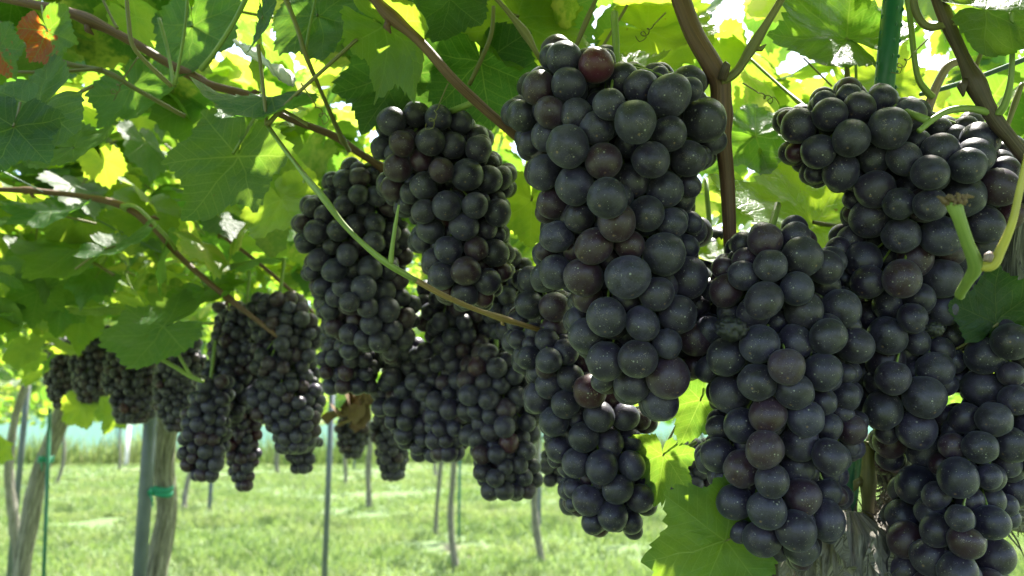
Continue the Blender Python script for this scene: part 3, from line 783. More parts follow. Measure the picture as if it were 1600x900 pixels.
# sunlit leaves filling the upper right, well behind the bunches
for _ in range(190):
    d = random.uniform(.95, 2.1); px = random.uniform(840, 1700); py = random.uniform(-60, 330)
    p = P(px, py, d)
    if p[2] < CAMZ + .22 or p[2] > CAMZ + .75: continue
    LEAVES.append((p[0], p[1], p[2], random.uniform(.045, .075), random.uniform(5, 85)))
# upper layer of the roof on the left, added to shade the leaves below
for _ in range(230):
    LEAVES.append((random.uniform(-1.3, .12), random.uniform(.55, 2.0), CAMZ + random.uniform(.55, .78), random.uniform(.06, .085), random.uniform(0, 40)))
perv = {}
for L_ in LEAVES:
    k = nearest_vine(L_[0], L_[1]); perv.setdefault(k, []).append(L_)
def leaf_stuff_arrays(items, temp):
    tv, tf, tuv = temp
    n = len(items)
    Vs = np.empty((n, len(tv), 3))
    for i, (x, y, z, S, tilt) in enumerate(items):
        Vs[i] = (tv @ rand_basis(tilt).T) * S + np.array([x, y, z])
    Fc = (tf[None] + (np.arange(n) * len(tv))[:, None, None]).reshape(-1, 3)
    return Vs.reshape(-1, 3), Fc, np.tile(tuv, (n, 1))
def template(k, nA):
    th = np.radians(np.linspace(-172, 172, nA)); r = np.interp(abs(np.degrees(th)), LOBE_A, LOBE_R)
    r = r * (1 + .045 * np.where(np.arange(nA) % 2 == 0, 1, -1) * (nA > 20))
    x = np.sin(th) * r; y = np.cos(th) * r
    z = -.30 * (x * x + y * y) + .12 * abs(x) + .05 * np.sin(th * 5 + k)
    V = np.vstack([[0, 0, 0], np.stack([x, y, z], 1)])
    Fc = np.array([(0, i + 1, i) for i in range(1, nA)])
    return V, Fc, V[:, :2].copy()
T_MID = [template(k, 49) for k in range(3)]; T_FAR = [template(k, 10) for k in range(3)]
far = {}
def far_band(n, y0, y1, zlo, zhi, Slo, Shi):
    for _ in range(n):
        y = random.uniform(y0, y1); x = random.uniform(-1, 1) * (3.0 + .80 * y)
        if canopy_noise(x * .8, y * .8) + .35 * noise.noise(Vector((x * 3, y * 3, 2))) < .0: continue
        z = CAMZ + random.uniform(zlo, zhi) + .06 * noise.noise(Vector((x, y, 0)))
        tilt = abs(random.gauss(0, 25)) if random.random() < .25 else random.uniform(45, 92)
        far.setdefault(nearest_vine(x, y), []).append((x, y, z, random.uniform(Slo, Shi), tilt))
far_band(5200, 4.0, 8.0, .30, .75, .065, .105)
nb = len(far)
far_mid = far; far = {}
far_band(21000, 7.8, 31.0, .24, .80, .07, .13)
far_band(6500, 13, 31.0, .0, .35, .07, .12)
for k, (v, vx, vy) in enumerate(VINES):
    items = perv.get(k, [])
    # nearest leaves are objects of their own, at most about 290 a vine
    items.sort(key=lambda q: -q[3] / max(.3, math.hypot(q[0], q[1])) * (1 if q[1] > 0 and abs(q[0]) < .85 * q[1] + .2 else .3))
    cut = max(0, 290 - nleaf.get(v.name, 0))
    for (x, y, z, S, tilt) in items[:cut]:
        o = put_leaf(v, random.choice(HI) if y < 2.6 else random.choice(LO), rand_basis(tilt), (x, y, z), S)
    rest = items[cut:] + far_mid.get(k, [])
    fr = far.get(k, [])
    # on farther vines the nearest of the mid leaves are parts as well
    if len(items) < 100 and rest and vy < 12:
        rest.sort(key=lambda q: math.hypot(q[0], q[1]))
        take, rest = rest[:150], rest[150:]
        for (x, y, z, S, tilt) in take: put_leaf(v, random.choice(LO), rand_basis(tilt), (x, y, z), S)
    Vv, Fv, Uv = [], [], []; o_ = 0
    for lst, T in ((rest, T_MID), (fr, T_FAR)):
        for j in range(3):
            sub = lst[j::3]
            if not sub: continue
            a, b, c = leaf_stuff_arrays(sub, T[j])
            Vv.append(a); Fv.append(b + o_); Uv.append(c); o_ += len(a)
    if Vv:
        me = mesh_np('foliage', np.vstack(Vv) - np.array(v.location), np.vstack(Fv), M_LEAF, uv=np.vstack(Uv))
        fo = tag(link('foliage', me, v), kind='stuff'); fo.color = (0, 0, 0, 1)
# thin shoots threading the roof
for i in range(46):
    y = random.uniform(.7, 4.5); x = random.uniform(-1, 1) * (1 + .75 * y); z = CAMZ + random.uniform(.36, .6)
    a = random.uniform(0, 2 * math.pi); L = random.uniform(.5, 1.3)
    pts = [np.array([x + math.cos(a) * L * t, y + math.sin(a) * L * t, z + .06 * math.sin(t * 5 + i)]) for t in np.linspace(0, 1, 6)]
    if any(in_clear_zone(p, .02) for p in pts): continue
    v = VINES[nearest_vine(x, y)][0]
    q = spline(pts, 4)
    V, Fc, UV = tube_arrays(local(v, q), np.linspace(.0042, .0022, len(q)) * random.uniform(.8, 1.2), 6)
    link('shoot', mesh_np('shoot', np.array(V), Fc, random.choice([M_CANE, M_OLIVE, M_OLIVE, M_GREEN]), uv=UV), v)

# curling tendrils
for (px, py, d, dx, dy, v) in [(470, 130, .67, 40, 60, vB), (1160, 130, .60, 50, 30, vA), (700, 130, .62, -30, 70, vA), (1450, 60, .58, -50, 50, vA), (215, 90, .74, -40, 60, vB), (1040, 20, .64, -40, 40, vA), (330, 150, .78, 30, 50, vB)]:
    pts = []; ph = random.random() * 6
    for k in range(26):
        t = k / 25; cr = 9 * max(0, t - .45)
        a = ph + t * t * 22
        pts.append((px + dx * t + cr * math.cos(a) * 1.6, py + dy * t + cr * math.sin(a) * 1.6, d + .006 * math.sin(a) * t, 2.6 - 1.2 * t))
    cane(v, pts, M_OLIVE, name='tendril', seg=5, nodes=9, n=2)

# ------------------------------------------------------------------ grapes
def ico(sub):
    import bmesh
    bm = bmesh.new(); bmesh.ops.create_icosphere(bm, subdivisions=sub, radius=1)
    V = np.array([v.co[:] for v in bm.verts]); Fc = np.array([[v.index for v in f.verts] for f in bm.faces]); bm.free()
    return V, Fc
def grape_mesh(sub, seed):
    V, Fc = ico(sub)
    r_ = np.random.default_rng(seed)
    a, b, c = r_.normal(0, 1, (3, 3))
    d = 1 + .026 * np.sin(V @ a * 1.6 + 1) + .020 * np.sin(V @ b * 2.2) 
    d -= .035 * np.exp(-((V[:, 2] + 1) / .012) ** 2) + .09 * np.exp(-((1 - V[:, 2]) / .05) ** 2)
    return mesh_np('grape', V * d[:, None], Fc, M_GR)
G_HI = [grape_mesh(4, s) for s in range(5)]; G_MID = [grape_mesh(3, s) for s in range(5)]; G_LO = [grape_mesh(2, s) for s in range(3)]
BLACK = (0.009, 0.006, 0.014, 1)
def grape_color(red):
    u = random.random()
    if u < red: return (0.032 * random.uniform(.6, 1.4), .003, .009, 1)
    if u < red + .18: return (0.024, 0.006, 0.011, 1)
    if u < red + .32: return (0.012, 0.010, 0.012, 1)
    return (BLACK[0] * random.uniform(.8, 1.3), BLACK[1] * random.uniform(.8, 1.2), BLACK[2] * random.uniform(.8, 1.4), 1)
def build_bunch(label, pts, rads, axis, meshes, red=.04, fixed_red=(), stem_top=None, group=None):
    """pts (n,3) world grape centres, axis: (k,3) world polyline top->bottom"""
    top = axis[0]
    e = empty('grape_bunch', tuple(float(a) for a in top), label, 'grapes', group or 'bunches of black grapes hanging from the vines')
    for i, (p, r) in enumerate(zip(pts, rads)):
        j = np.argmin(np.linalg.norm(axis - p, axis=1)); ax = axis[max(0, j - 1)]
        outw = p - ax; outw[2] -= .25 * abs(outw[2]) + .006
        outw += rng.normal(0, .22, 3) * np.linalg.norm(outw)
        o = bpy.data.objects.new('grape', meshes[random.randrange(len(meshes))]); COL.objects.link(o); o.parent = e
        q = Vector((-outw).tolist()).to_track_quat('Z', 'Y')
        o.rotation_mode = 'QUATERNION'; o.rotation_quaternion = q
        o.location = (p - top).tolist()
        k = random.uniform(-.06, .10)
        o.scale = (r * (1 - k * .5), r * (1 - k * .5 + random.uniform(-.05, .05)), r * (1 + k))
        o.color = (.060, .002, .010, 1) if i == 1 and fixed_red == (1,) else grape_color(1.0 if i in fixed_red else red)
    m = MB()
    st = [stem_top] if stem_top is not None else [top + np.array([0, .01, .07])]
    ax = np.vstack(st + [axis])
    sp_ = spline(ax, 4)
    m.tube(sp_ - top, np.linspace(.0028, .0012, len(sp_)), 7)
    for p, r in zip(pts, rads):
        j = np.argmin(np.linalg.norm(axis - p, axis=1)); a = axis[max(0, j - 1)]
        mid = (a + p) / 2 + np.array([0, 0, .004])
        m.tube(np.array([a, mid, p]) - top, [.0011, .0009, .0011], 4, cap=False)
    link('rachis', m.mesh('rachis', M_GREEN), e)
    return e
def hero_bunch(label, items, D0, red=.03, attach=None, fixed_red=(), rfac=1.0, meshes=None, thick=.75, tilt=0.0):
    it = np.array(items, float); n0 = len(it)
    x, y, r, lay = it.T
    Rm = np.mean(r) * D0 / F
    off = np.zeros(n0)
    for i in range(n0):
        nb = abs(y - y[i]) < 55
        xl, xr = (x - r)[nb].min(), (x + r)[nb].max(); c = (xl + xr) / 2; h = max((xr - xl) / 2 - r[i] * .7, 8)
        t = np.clip((x[i] - c) / h, -1, 1)
        off[i] = -h * D0 / F * thick * math.sqrt(1 - t * t) + lay[i] * .75 * Rm
    d = D0 + off + tilt * (y - y.mean()) / F * D0
    key = lay * 10 + (off - off.min())
    d_t = d.copy()
    for itn in range(80):
        X = (x - 800) / F * d; Y = (y - 450) / F * d; Rw = r * d / F
        for i in range(n0):
            lat2 = (X - X[i]) ** 2 + (Y - Y[i]) ** 2; need = .94 * (Rw + Rw[i])
            mreq = need ** 2 - lat2
            for j in np.nonzero(mreq > 0)[0]:
                if j <= i: continue
                dz = math.sqrt(mreq[j]); s = 1 if key[j] >= key[i] else -1
                cur = (d[j] - d[i]) * s
                if cur < dz:
                    p_ = min((dz - cur) * .25, .004); d[j] += s * p_; d[i] -= s * p_
        d += (d_t - d) * .04
    pts = [P(a, b, c) for a, b, c in zip(x, y, d)]; rads = list(r * d / F * rfac)
    hmax = (np.percentile(x, 90) - np.percentile(x, 10)) / 2 * D0 / F
    pa, ra = np.array(pts), np.array(rads)
    for _ in range(9000):
        i = random.randrange(n0); rr = Rm * random.uniform(.72, 1.05)
        dd = d[i] + random.uniform(.8, 1.0) * rr + random.uniform(0, 1) * max(.01, (D0 + hmax - d[i]))
        dx, dy = random.gauss(0, .45) * r[i], random.gauss(0, .45) * r[i]
        k = np.hypot(x[i] + dx - x, y[i] + dy - y)
        if k.min() > .75 * r.mean(): continue
        p = P(x[i] + dx, y[i] + dy, dd)
        if np.any(np.linalg.norm(pa - p, axis=1) < .76 * (ra + rr)): continue
        # stay inside the outline of the measured berries
        pr = rr * F / dd
        if (np.hypot(x - x[i] - dx, y - y[i] - dy) - r).min() > -pr * .42: continue
        pa = np.vstack([pa, p]); ra = np.append(ra, rr)
    # berries deep inside wherever a gap would let daylight through
    for gy_ in np.arange(y.min(), y.max(), 6):
        for gx_ in np.arange(x.min(), x.max(), 6):
            c_ = (pa - np.array([0, 0, CAMZ])) @ CRn
            qx, qy, qr = 800 - c_[:, 0] / c_[:, 2] * F, 450 + c_[:, 1] / c_[:, 2] * F, -ra / c_[:, 2] * F
            if (np.hypot(qx - gx_, qy - gy_) - qr).min() < -1: continue
            ok = 0
            for k in range(12):
                a_ = k * math.pi / 6; m_r = 3.0 * r.mean()
                al_ = (qx - gx_) * math.cos(a_) + (qy - gy_) * math.sin(a_); pe = abs(-(qx - gx_) * math.sin(a_) + (qy - gy_) * math.cos(a_))
                ok += bool(np.any((al_ > 0) & (al_ < m_r) & (pe < qr)))
            if ok < 11: continue
            rr = Rm * random.uniform(.65, .9)
            for dd in np.arange(D0 - .005, D0 + 2.2 * hmax + .03, .004):
                p = P(gx_, gy_, dd + tilt * (gy_ - y.mean()) / F * D0)
                if np.all(np.linalg.norm(pa - p, axis=1) > .66 * (ra + rr)):
                    pa = np.vstack([pa, p]); ra = np.append(ra, rr); break
    ys = np.linspace(y.min() + 10, y.max() - 25, 9); axis = []
    for yy in ys:
        nb = abs(y - yy) < 60
        axis.append(P(x[nb].mean(), yy, D0 + tilt * (yy - y.mean()) / F * D0 + .004))
    at = P(*attach) if attach else None
    return build_bunch(label, pa, ra, np.array(axis), meshes or G_HI, red, fixed_red, at)
def Z(ox, oy, s, L): return [(ox + a / s, oy + b / s, c / s, e) for a, b, c, e in L]

B1 = Z(780, 50, 3, [(302,122,82,1),(455,158,84,1),(185,262,85,1),(325,250,80,1),(108,395,75,1),(240,378,76,1),(362,388,75,1),(515,340,76,1),(580,228,84,2),(665,258,78,1),(752,208,46,3),(890,240,82,2),(800,300,103,0),(962,412,104,0),(990,505,72,2),(635,420,103,0),(460,450,82,1),(322,535,99,0),(218,490,72,1),(795,478,83,0),(145,520,60,2),(600,530,62,3),(490,605,87,0),(712,600,89,0),(885,592,83,1),(210,655,85,1),(962,590,42,3),(620,695,82,2),(355,720,91,0),(775,742,87,1),(505,780,96,0),(892,720,56,2),(855,788,66,2),(255,800,76,2),(692,850,86,0),(375,870,72,1),(550,890,94,0),(825,880,60,1),(905,895,52,2)]) \
   + Z(780, 320, 2.647, [(240,130,68,1),(715,75,64,1),(790,105,68,2),(390,170,81,0),(540,165,64,1),(683,205,89,0),(310,185,48,2),(192,190,45,3),(235,278,74,1),(348,298,82,0),(532,300,93,0),(780,305,86,1),(652,370,72,0),(455,225,52,3),(365,385,66,2),(525,400,62,2),(738,452,80,0),(825,415,50,3),(443,465,83,0),(590,493,73,0),(330,470,56,2),(365,545,77,1),(810,555,70,1),(695,575,62,0),(575,637,81,0),(440,645,80,1),(700,712,90,0),(548,745,74,2),(670,815,76,2),(805,670,52,3),(430,725,50,2)])
hero_bunch('large plump black grape bunch in the centre foreground, widest at its top', B1, .575, red=.0, fixed_red=(1,), attach=(960, 20, .60), thick=.8)
B6 = Z(780, 320, 2.647, [(130,305,54,1),(125,415,60,1),(228,423,63,0),(185,330,46,2),(80,480,45,1),(145,525,42,1),(225,512,58,1),(80,557,45,1),(195,560,52,1),(275,607,57,0),(118,630,50,1),(205,645,54,0),(155,695,36,2),(293,715,58,0),(345,650,52,2),(205,748,57,1),(160,800,60,1),(375,770,71,0),(275,825,60,1),(465,800,55,2),(300,560,40,3),(260,760,45,3)]) \
   + Z(750, 600, 3, [(348,175,70,1),(560,150,72,0),(680,155,67,0),(755,170,46,2),(450,160,42,2),(487,250,71,0),(612,275,64,0),(708,258,57,1),(765,320,44,2),(370,305,64,1),(450,370,70,1),(570,390,78,0),(710,380,67,0),(510,445,42,2),(795,440,58,1),(440,490,50,1),(648,495,70,0),(505,545,75,0),(752,535,67,0),(430,560,32,2),(623,618,72,0),(530,650,56,1),(710,650,56,1),(640,330,50,3),(600,480,50,3)])
hero_bunch('long narrow dark bunch hanging lower, behind and left of the central bunch', B6, .70, red=.05, fixed_red=(14, 19), attach=(880, 380, .70), thick=.7)
B2 = Z(1080, 330, 3, [(235,155,54,2),(345,138,79,1),(490,122,72,2),(250,228,60,2),(372,255,77,0),(518,215,95,0),(625,265,82,1),(150,270,54,2),(245,300,70,1),(165,370,80,1),(95,375,46,2),(340,420,91,0),(495,365,79,0),(530,470,91,1),(290,480,76,2),(400,520,56,3),(175,475,56,3),(705,455,91,0),(630,340,66,2),(640,590,86,0),(765,630,89,1),(320,625,93,0),(487,612,80,1),(165,685,89,0),(80,555,66,2),(445,728,86,0),(615,755,93,0),(310,800,91,0),(483,842,87,0),(180,855,91,1),(725,760,46,3),(725,868,67,2),(620,890,62,1),(80,740,62,2)]) \
   + Z(1080, 600, 3, [(360,143,89,0),(535,160,85,0),(230,190,82,1),(645,200,64,1),(752,212,71,1),(345,305,88,0),(510,270,89,1),(130,210,62,3),(125,330,81,2),(650,340,85,0),(240,395,86,1),(500,385,77,1),(378,455,79,0),(155,445,46,3),(520,528,88,0),(640,505,63,2),(690,525,46,3),(645,425,52,3),(205,555,86,1),(354,590,91,0),(130,575,62,2),(635,640,89,1),(490,685,96,0),(235,690,56,2),(330,725,87,1),(515,770,81,2),(400,770,62,3),(740,290,52,3)])
eB2 = hero_bunch('big speckled black bunch tapering down in front of the gnarled trunk', B2, .565, red=.0, attach=(1215, 320, .60), thick=.8)
B3 = Z(1200, 120, 2.7275, [(240,110,50,2),(263,160,71,0),(345,80,50,2),(388,135,67,1),(485,100,62,2),(130,210,78,0),(85,185,44,2),(515,218,89,0),(605,160,68,1),(355,263,80,0),(213,318,72,0),(120,320,46,2),(450,350,67,1),(580,350,73,1),(310,405,76,1),(200,415,44,2),(375,440,52,3),(455,480,83,0),(640,275,52,2),(735,315,76,1),(730,225,50,3),(845,215,48,3),(810,255,48,2),(900,275,80,1),(885,338,76,1),(850,380,76,0),(690,410,78,0),(600,480,62,3),(560,540,68,0),(690,545,73,0),(835,510,86,0),(985,470,82,0),(1010,400,62,1),(990,360,50,2),(1020,325,52,2),(430,605,83,0),(365,580,42,3),(568,675,76,0),(735,680,87,1),(352,695,64,1),(440,710,60,3),(920,630,82,1),(1030,590,62,1),(405,780,77,0),(505,770,52,3),(625,775,77,1),(800,770,76,2),(310,800,46,2),(325,865,50,1),(425,875,72,0),(570,860,83,0),(745,860,82,1),(920,720,62,2),(890,860,52,3),(1090,480,70,2),(1100,380,70,2)]) \
   + Z(1100, 300, 3, [(870,525,77,1),(1010,500,71,1),(975,590,70,0),(1130,550,77,1),(765,580,71,2),(858,675,88,0),(1000,700,62,1),(850,790,91,2),(1165,680,66,1),(1110,740,62,1),(1085,830,84,0),(885,872,82,0),(740,850,62,2),(1190,880,62,2)]) \
   + Z(1100, 600, 3, [(840,120,89,0),(1030,60,99,0),(745,50,72,2),(993,212,94,0),(860,228,56,2),(870,270,76,2),(870,345,62,2),(1125,160,62,2)])
hero_bunch('broad shouldered black bunch at upper right, spreading left under the green stake', B3, .60, red=.0, attach=(1450, 188, .54), fixed_red=(11, 42), thick=.55)
B4 = Z(1100, 300, 3, [(1315,770,88,0),(1440,700,87,0),(1390,660,72,1),(1440,855,60,0),(1275,700,62,2),(1540,720,80,0),(1560,850,80,1)]) \
   + Z(1100, 600, 3, [(1310,22,91,1),(1225,158,72,2),(1360,165,79,0),(1455,75,72,0),(1295,295,77,0),(1165,290,60,0),(1440,285,81,0),(1430,390,72,2),(1040,310,86,3),(1190,438,93,0),(1335,435,58,0),(995,475,91,2),(1090,520,65,0),(1245,545,64,1),(1350,545,63,1),(1455,500,72,2),(1065,600,72,2),(1200,628,62,0),(1090,685,78,0),(1345,650,82,0),(1430,630,52,2),(930,620,76,2),(1225,740,81,0),(1060,812,91,0),(945,730,83,1),(1360,810,91,1),(1190,880,91,0),(945,870,87,1),(1530,200,80,1),(1540,340,80,1),(1330,950,85,1),(1060,960,85,1),(1200,1010,85,0),(1130,1080,80,1)])
hero_bunch('dark speckled bunch at the lower right corner, the lowest on the right', B4, .59, red=.0, attach=(1560, 500, .60), thick=.65)
B5 = Z(450, 140, 2.5, [(405,125,58,0),(500,97,51,1),(587,110,53,0),(672,125,50,1),(365,228,46,2),(445,210,53,0),(556,203,58,0),(645,220,50,1),(743,232,54,0),(740,185,46,2),(520,275,46,2),(428,305,56,0),(600,315,48,0),(700,335,63,0),(785,350,56,1),(530,375,56,1),(835,345,46,2),(790,290,36,3),(410,385,50,2),(478,405,43,2),(620,453,58,0),(730,453,51,0),(820,480,53,0),(530,475,51,1),(685,390,40,3),(815,425,36,2),(845,390,36,3),(688,533,58,0),(556,550,56,1),(776,548,43,1),(625,625,57,0),(735,620,49,0),(808,640,56,0),(820,565,32,2),(570,670,51,1),(525,590,46,2),(600,727,54,0),(695,710,58,0),(780,750,53,0),(690,800,53,1),(760,805,46,2),(620,790,37,2),(835,710,40,2),(465,450,38,3)])
hero_bunch('black bunch with reddish lowest grapes, hanging alone left of the central bunch', B5, .725, red=.03, fixed_red=(10, 40, 41), attach=(740, 160, .66), thick=.75)
B7 = Z(450, 140, 2.5, [(250,300,37,2),(220,355,46,1),(280,343,43,1),(345,335,46,1),(170,360,24,2),(275,410,40,0),(345,415,43,0),(215,455,43,1),(305,470,40,1),(95,460,38,1),(140,490,38,1),(340,525,43,0),(265,530,46,1),(55,518,32,1),(108,555,46,0),(195,550,43,0),(70,600,40,1),(170,610,36,1),(230,645,43,0),(335,595,43,0),(120,665,46,1),(270,600,36,2),(92,712,30,1),(180,705,49,0),(320,700,49,0),(255,700,39,1),(215,770,43,0),(295,775,51,0),(375,785,48,1),(430,500,46,2),(440,580,46,2),(450,650,40,2),(395,460,40,2),(400,560,42,2),(390,700,42,1),(430,740,42,1)]) \
   + Z(460, 440, 2.5, [(215,80,40,0),(365,110,49,0),(285,100,43,0),(300,165,43,0),(380,185,43,0),(333,235,43,0),(430,220,43,1),(215,205,41,1),(270,225,39,1),(375,270,36,1),(215,268,36,2),(140,110,41,2),(155,175,39,2),(435,140,41,1),(410,60,41,1),(160,60,41,2),(110,20,38,2),(460,90,38,2),(240,150,38,2)])
hero_bunch('big shaded black bunch behind the bright green cane, left of middle', B7, .90, red=.01, attach=(590, 250, .87), thick=.6, meshes=G_HI)

def row_bunch(label, rows, d, rpx, red=.02, meshes=None, attach=None):
    rows = np.array(rows, float)
    y0, y1 = rows[0, 0], rows[-1, 0]
    s = d / F
    rg = rpx * s
    def cx(y): return (np.interp(y, rows[:, 0], rows[:, 1]) + np.interp(y, rows[:, 0], rows[:, 2])) / 2
    def hw(y): return np.maximum((np.interp(y, rows[:, 0], rows[:, 2]) - np.interp(y, rows[:, 0], rows[:, 1])) / 2 - rpx * .45, rpx * .3)
    ys = np.linspace(y0, y1, 60); vol = np.sum(np.pi * (hw(ys) + rpx * .9) ** 2 * .85) * (y1 - y0) / 60
    n = int(vol * .74 / (4 / 3 * np.pi * rpx ** 3)) + 4
    Y = rng.uniform(y0 + rpx * .6, y1 - rpx * .8, n); a = rng.uniform(0, 2 * np.pi, n); q = np.sqrt(rng.uniform(0, 1, n))
    X = np.cos(a) * q * hw(Y); Zd = np.sin(a) * q * hw(Y) * .85
    rr = rpx * rng.uniform(.82, 1.12, n)
    for _ in range(50):
        D = np.stack([X[:, None] - X, Y[:, None] - Y, Zd[:, None] - Zd], -1)
        L = np.linalg.norm(D, axis=2) + np.eye(n) * 1e3; need = .90 * (rr[:, None] + rr)
        ov = np.clip(need - L, 0, None)
        push = (D / L[..., None] * ov[..., None] * .35).sum(1)
        X += push[:, 0]; Y += push[:, 1]; Zd += push[:, 2]
        Y = np.clip(Y, y0 + rpx * .5, y1 - rpx * .9)
        an = np.arctan2(Zd, X)
        h = hw(Y) * (1 + .16 * np.sin(an * 2 + Y / rpx * .55 + y0) + .13 * np.sin(an * 3 - Y / rpx * .9 + y1)); k = np.hypot(X, Zd / .85); f = np.where(k > h, h / np.maximum(k, 1e-6), 1); X *= f; Zd *= f
    pts = np.array([P(cx(b) + a_, b, d + c * s) for a_, b, c in zip(X, Y, Zd)])
    yy = np.linspace(y0 + rpx, y1 - rpx * 2, 6)
    axis = np.array([P(cx(t), t, d) for t in yy])
    return build_bunch(label, pts, rr * s, axis, meshes or G_MID, red * .5 if red < .3 else red, (), P(*attach) if attach else None)
row_bunch('small shaded bunch peeping out under the big shaded bunch', [(535, 505, 585), (560, 498, 592), (590, 502, 592), (615, 520, 560)], 1.0, 13, .03)
row_bunch('slim dark bunch hanging behind the left flank of the big shaded bunch', [(395, 495, 550), (470, 494, 560), (550, 510, 565)], 1.02, 14.5, .01)
row_bunch('drooping black bunch left in the middle group, with one sunlit grape', [(535, 590, 650), (570, 580, 670), (620, 585, 680), (670, 610, 690), (700, 640, 690), (722, 655, 690)], 1.02, 14.5, .03)
row_bunch('tall dark bunch in the core of the middle group under the brown cane end', [(445, 660, 740), (490, 650, 790), (550, 650, 790), (610, 650, 765), (660, 665, 745), (695, 672, 725), (720, 680, 708)], .98, 14.5, .01)
row_bunch('tapering bunch at the right of the middle group, pointed above the grass', [(545, 745, 800), (575, 722, 835), (620, 720, 845), (670, 728, 846), (715, 738, 842), (745, 745, 840), (780, 762, 825)], .93, 15.5, .05)
row_bunch('half hidden bunch behind the bunch with reddish tip', [(395, 770, 815), (440, 765, 828), (490, 755, 825), (530, 770, 815)], .90, 15, .04)
row_bunch('small blurred bunch below the middle group, the larger of the two hanging there', [(640, 580, 630), (680, 583, 642), (715, 588, 638), (750, 604, 626)], 1.6, 9, .0)
row_bunch('smallest far bunch in the middle, under withered brown foliage', [(640, 530, 570), (670, 526, 574), (700, 530, 570), (717, 542, 562)], 2.2, 7, .0)
row_bunch('heavy bunch right in the left cluster, below a brown cane tip', [(462, 405, 460), (490, 395, 495), (530, 392, 500), (580, 394, 502), (640, 400, 500), (680, 425, 492), (708, 440, 480)], 1.22, 11.5, .01)
row_bunch('dark tip of a bunch showing beneath the heavy one in the left cluster', [(640, 455, 498), (690, 444, 497), (740, 456, 486)], 1.4, 9.5, .0)
row_bunch('upper left bunch of the left cluster, partly under leaves', [(475, 345, 430), (510, 325, 425), (580, 322, 415), (630, 305, 395), (660, 320, 370)], 1.32, 11, .02)
row_bunch('lower left bunch of the left cluster with a rounded black end', [(590, 295, 365), (640, 284, 360), (700, 282, 352), (730, 292, 345), (752, 308, 335)], 1.24, 11.5, .0)
row_bunch('thin reddish brown bunch hanging lowest in the left cluster', [(620, 355, 410), (670, 354, 410), (705, 356, 402), (735, 362, 395), (767, 372, 392)], 1.36, 9.5, .35)
row_bunch('blurred bunch just right of the near steel post', [(512, 250, 305), (570, 240, 322), (630, 245, 302), (675, 262, 290)], 1.8, 8, .03)
row_bunch('blurred reddish bunch above and left of the near steel post', [(550, 165, 250), (600, 165, 250), (645, 178, 238), (662, 195, 222)], 2.0, 7.5, .10)
row_bunch('far left blurred bunch tucked under a drooping leaf', [(510, 115, 175), (560, 110, 178), (605, 115, 178), (630, 128, 160)], 2.2, 7, .06)
row_bunch('farthest left bunch above the leaning trunk', [(528, 70, 125), (580, 68, 130), (610, 75, 128), (638, 90, 118)], 2.5, 6.5, .04)
row_bunch('small bunch glimpsed between the central and the speckled bunch beside the upright cane', [(362, 1095, 1128), (400, 1078, 1142), (445, 1085, 1130)], .82, 16, .0, meshes=G_HI)
row_bunch('small out of focus bunch above the big green leaf, left of the speckled bunch', [(690, 1055, 1105), (735, 1046, 1128), (780, 1048, 1120), (815, 1065, 1095)], 1.02, 14, .05)
row_bunch('tiny bunch tip behind the long narrow bunch', [(690, 852, 890), (730, 846, 892), (760, 862, 884)], 1.2, 12, .02)
row_bunch('shadowed bunch at the right edge behind the cut green spur', [(400, 1495, 1620), (450, 1490, 1620), (500, 1495, 1580), (530, 1505, 1550)], .68, 23, .0, meshes=G_HI)
row_bunch('few unripe red grapes low behind the thin brown shoot at right', [(680, 1365, 1425), (720, 1362, 1428), (758, 1370, 1420)], .72, 22, 1.0, meshes=G_HI)
# shrivelled grapes, each lying in a gap of the bunches on the right
for (px, py, d, r, lab) in [(1143, 514, .520, 20, 'shrivelled raisin-like black grape cluster wedged in the left side of the speckled bunch'),
                            (1461, 514, .535, 11, 'tiny dried black grape in the lower middle of the broad shouldered bunch')]:
    V, Fc = ico(4)
    V = np.array([v * (1 + .28 * noise.noise(Vector(v) * 2.6) + .16 * (1 - abs(noise.noise(Vector(v) * 5.5)) * 3)) for v in V]) * np.array([1.1, .8, .9])
    o = link('shrivelled_grape', mesh_np('shrivelled_grape', V * r * d / F, Fc, M_RAISIN), None, tuple(P(px, py, d)))
    tag(o, lab, 'dried grape')

# ------------------------------------------------------------------ posts, stakes, wires, ties
def pole(name, label, cat, pts, mat, seg=14, group=None, cap=True, ribs=False):
    q = np.array([P(a, b, d) for a, b, d, _ in pts]); rad = [w_ * d * .5 / F for _, _, d, w_ in pts]
    # carry the pole down into the ground
    dirv = (q[-1] - q[0]) / np.linalg.norm(q[-1] - q[0])
    t = (q[-1][2] + .15) / -dirv[2]
    foot = q[-1] + dirv * t
    e = empty(name, (float(foot[0]), float(foot[1]), 0), label, cat, group)
    path = np.vstack([q, foot]); rad = rad + [rad[-1]]
    V, Fc, UV = tube_arrays(local(e, path), rad, seg)
    link('pole', mesh_np('pole', np.array(V), Fc, mat, uv=UV), e)
    if cap:
        V, Fc, UV = tube_arrays(local(e, [path[0] - dirv * rad[0] * .8, path[0] + dirv * rad[0]]), [rad[0] * 1.12] * 2, seg)
        link('cap', mesh_np('cap', np.array(V), Fc, mat, uv=UV), e)
    if ribs:
        m = MB(); L = np.linalg.norm(path[-1] - path[0]); side = np.cross(dirv, [0, 1, 0]); side /= np.linalg.norm(side)
        for k in range(int(L / .012)):
            for s_, ph in ((1, 0), (-1, .5), (.0, .25)):
                c = path[0] + dirv * (k + ph) * .012; off = side * s_ * rad[0] + (0 if s_ else 1) * np.array([0, -rad[0], 0])
                pp = local(e, [c + off - dirv * .0016, c + off * 1.0, c + off + dirv * .0016])
                m.tube(pp, [.0004, .0012, .0004], 5, cap=False)
        link('rib', m.mesh('rib', mat), e); 
    return e
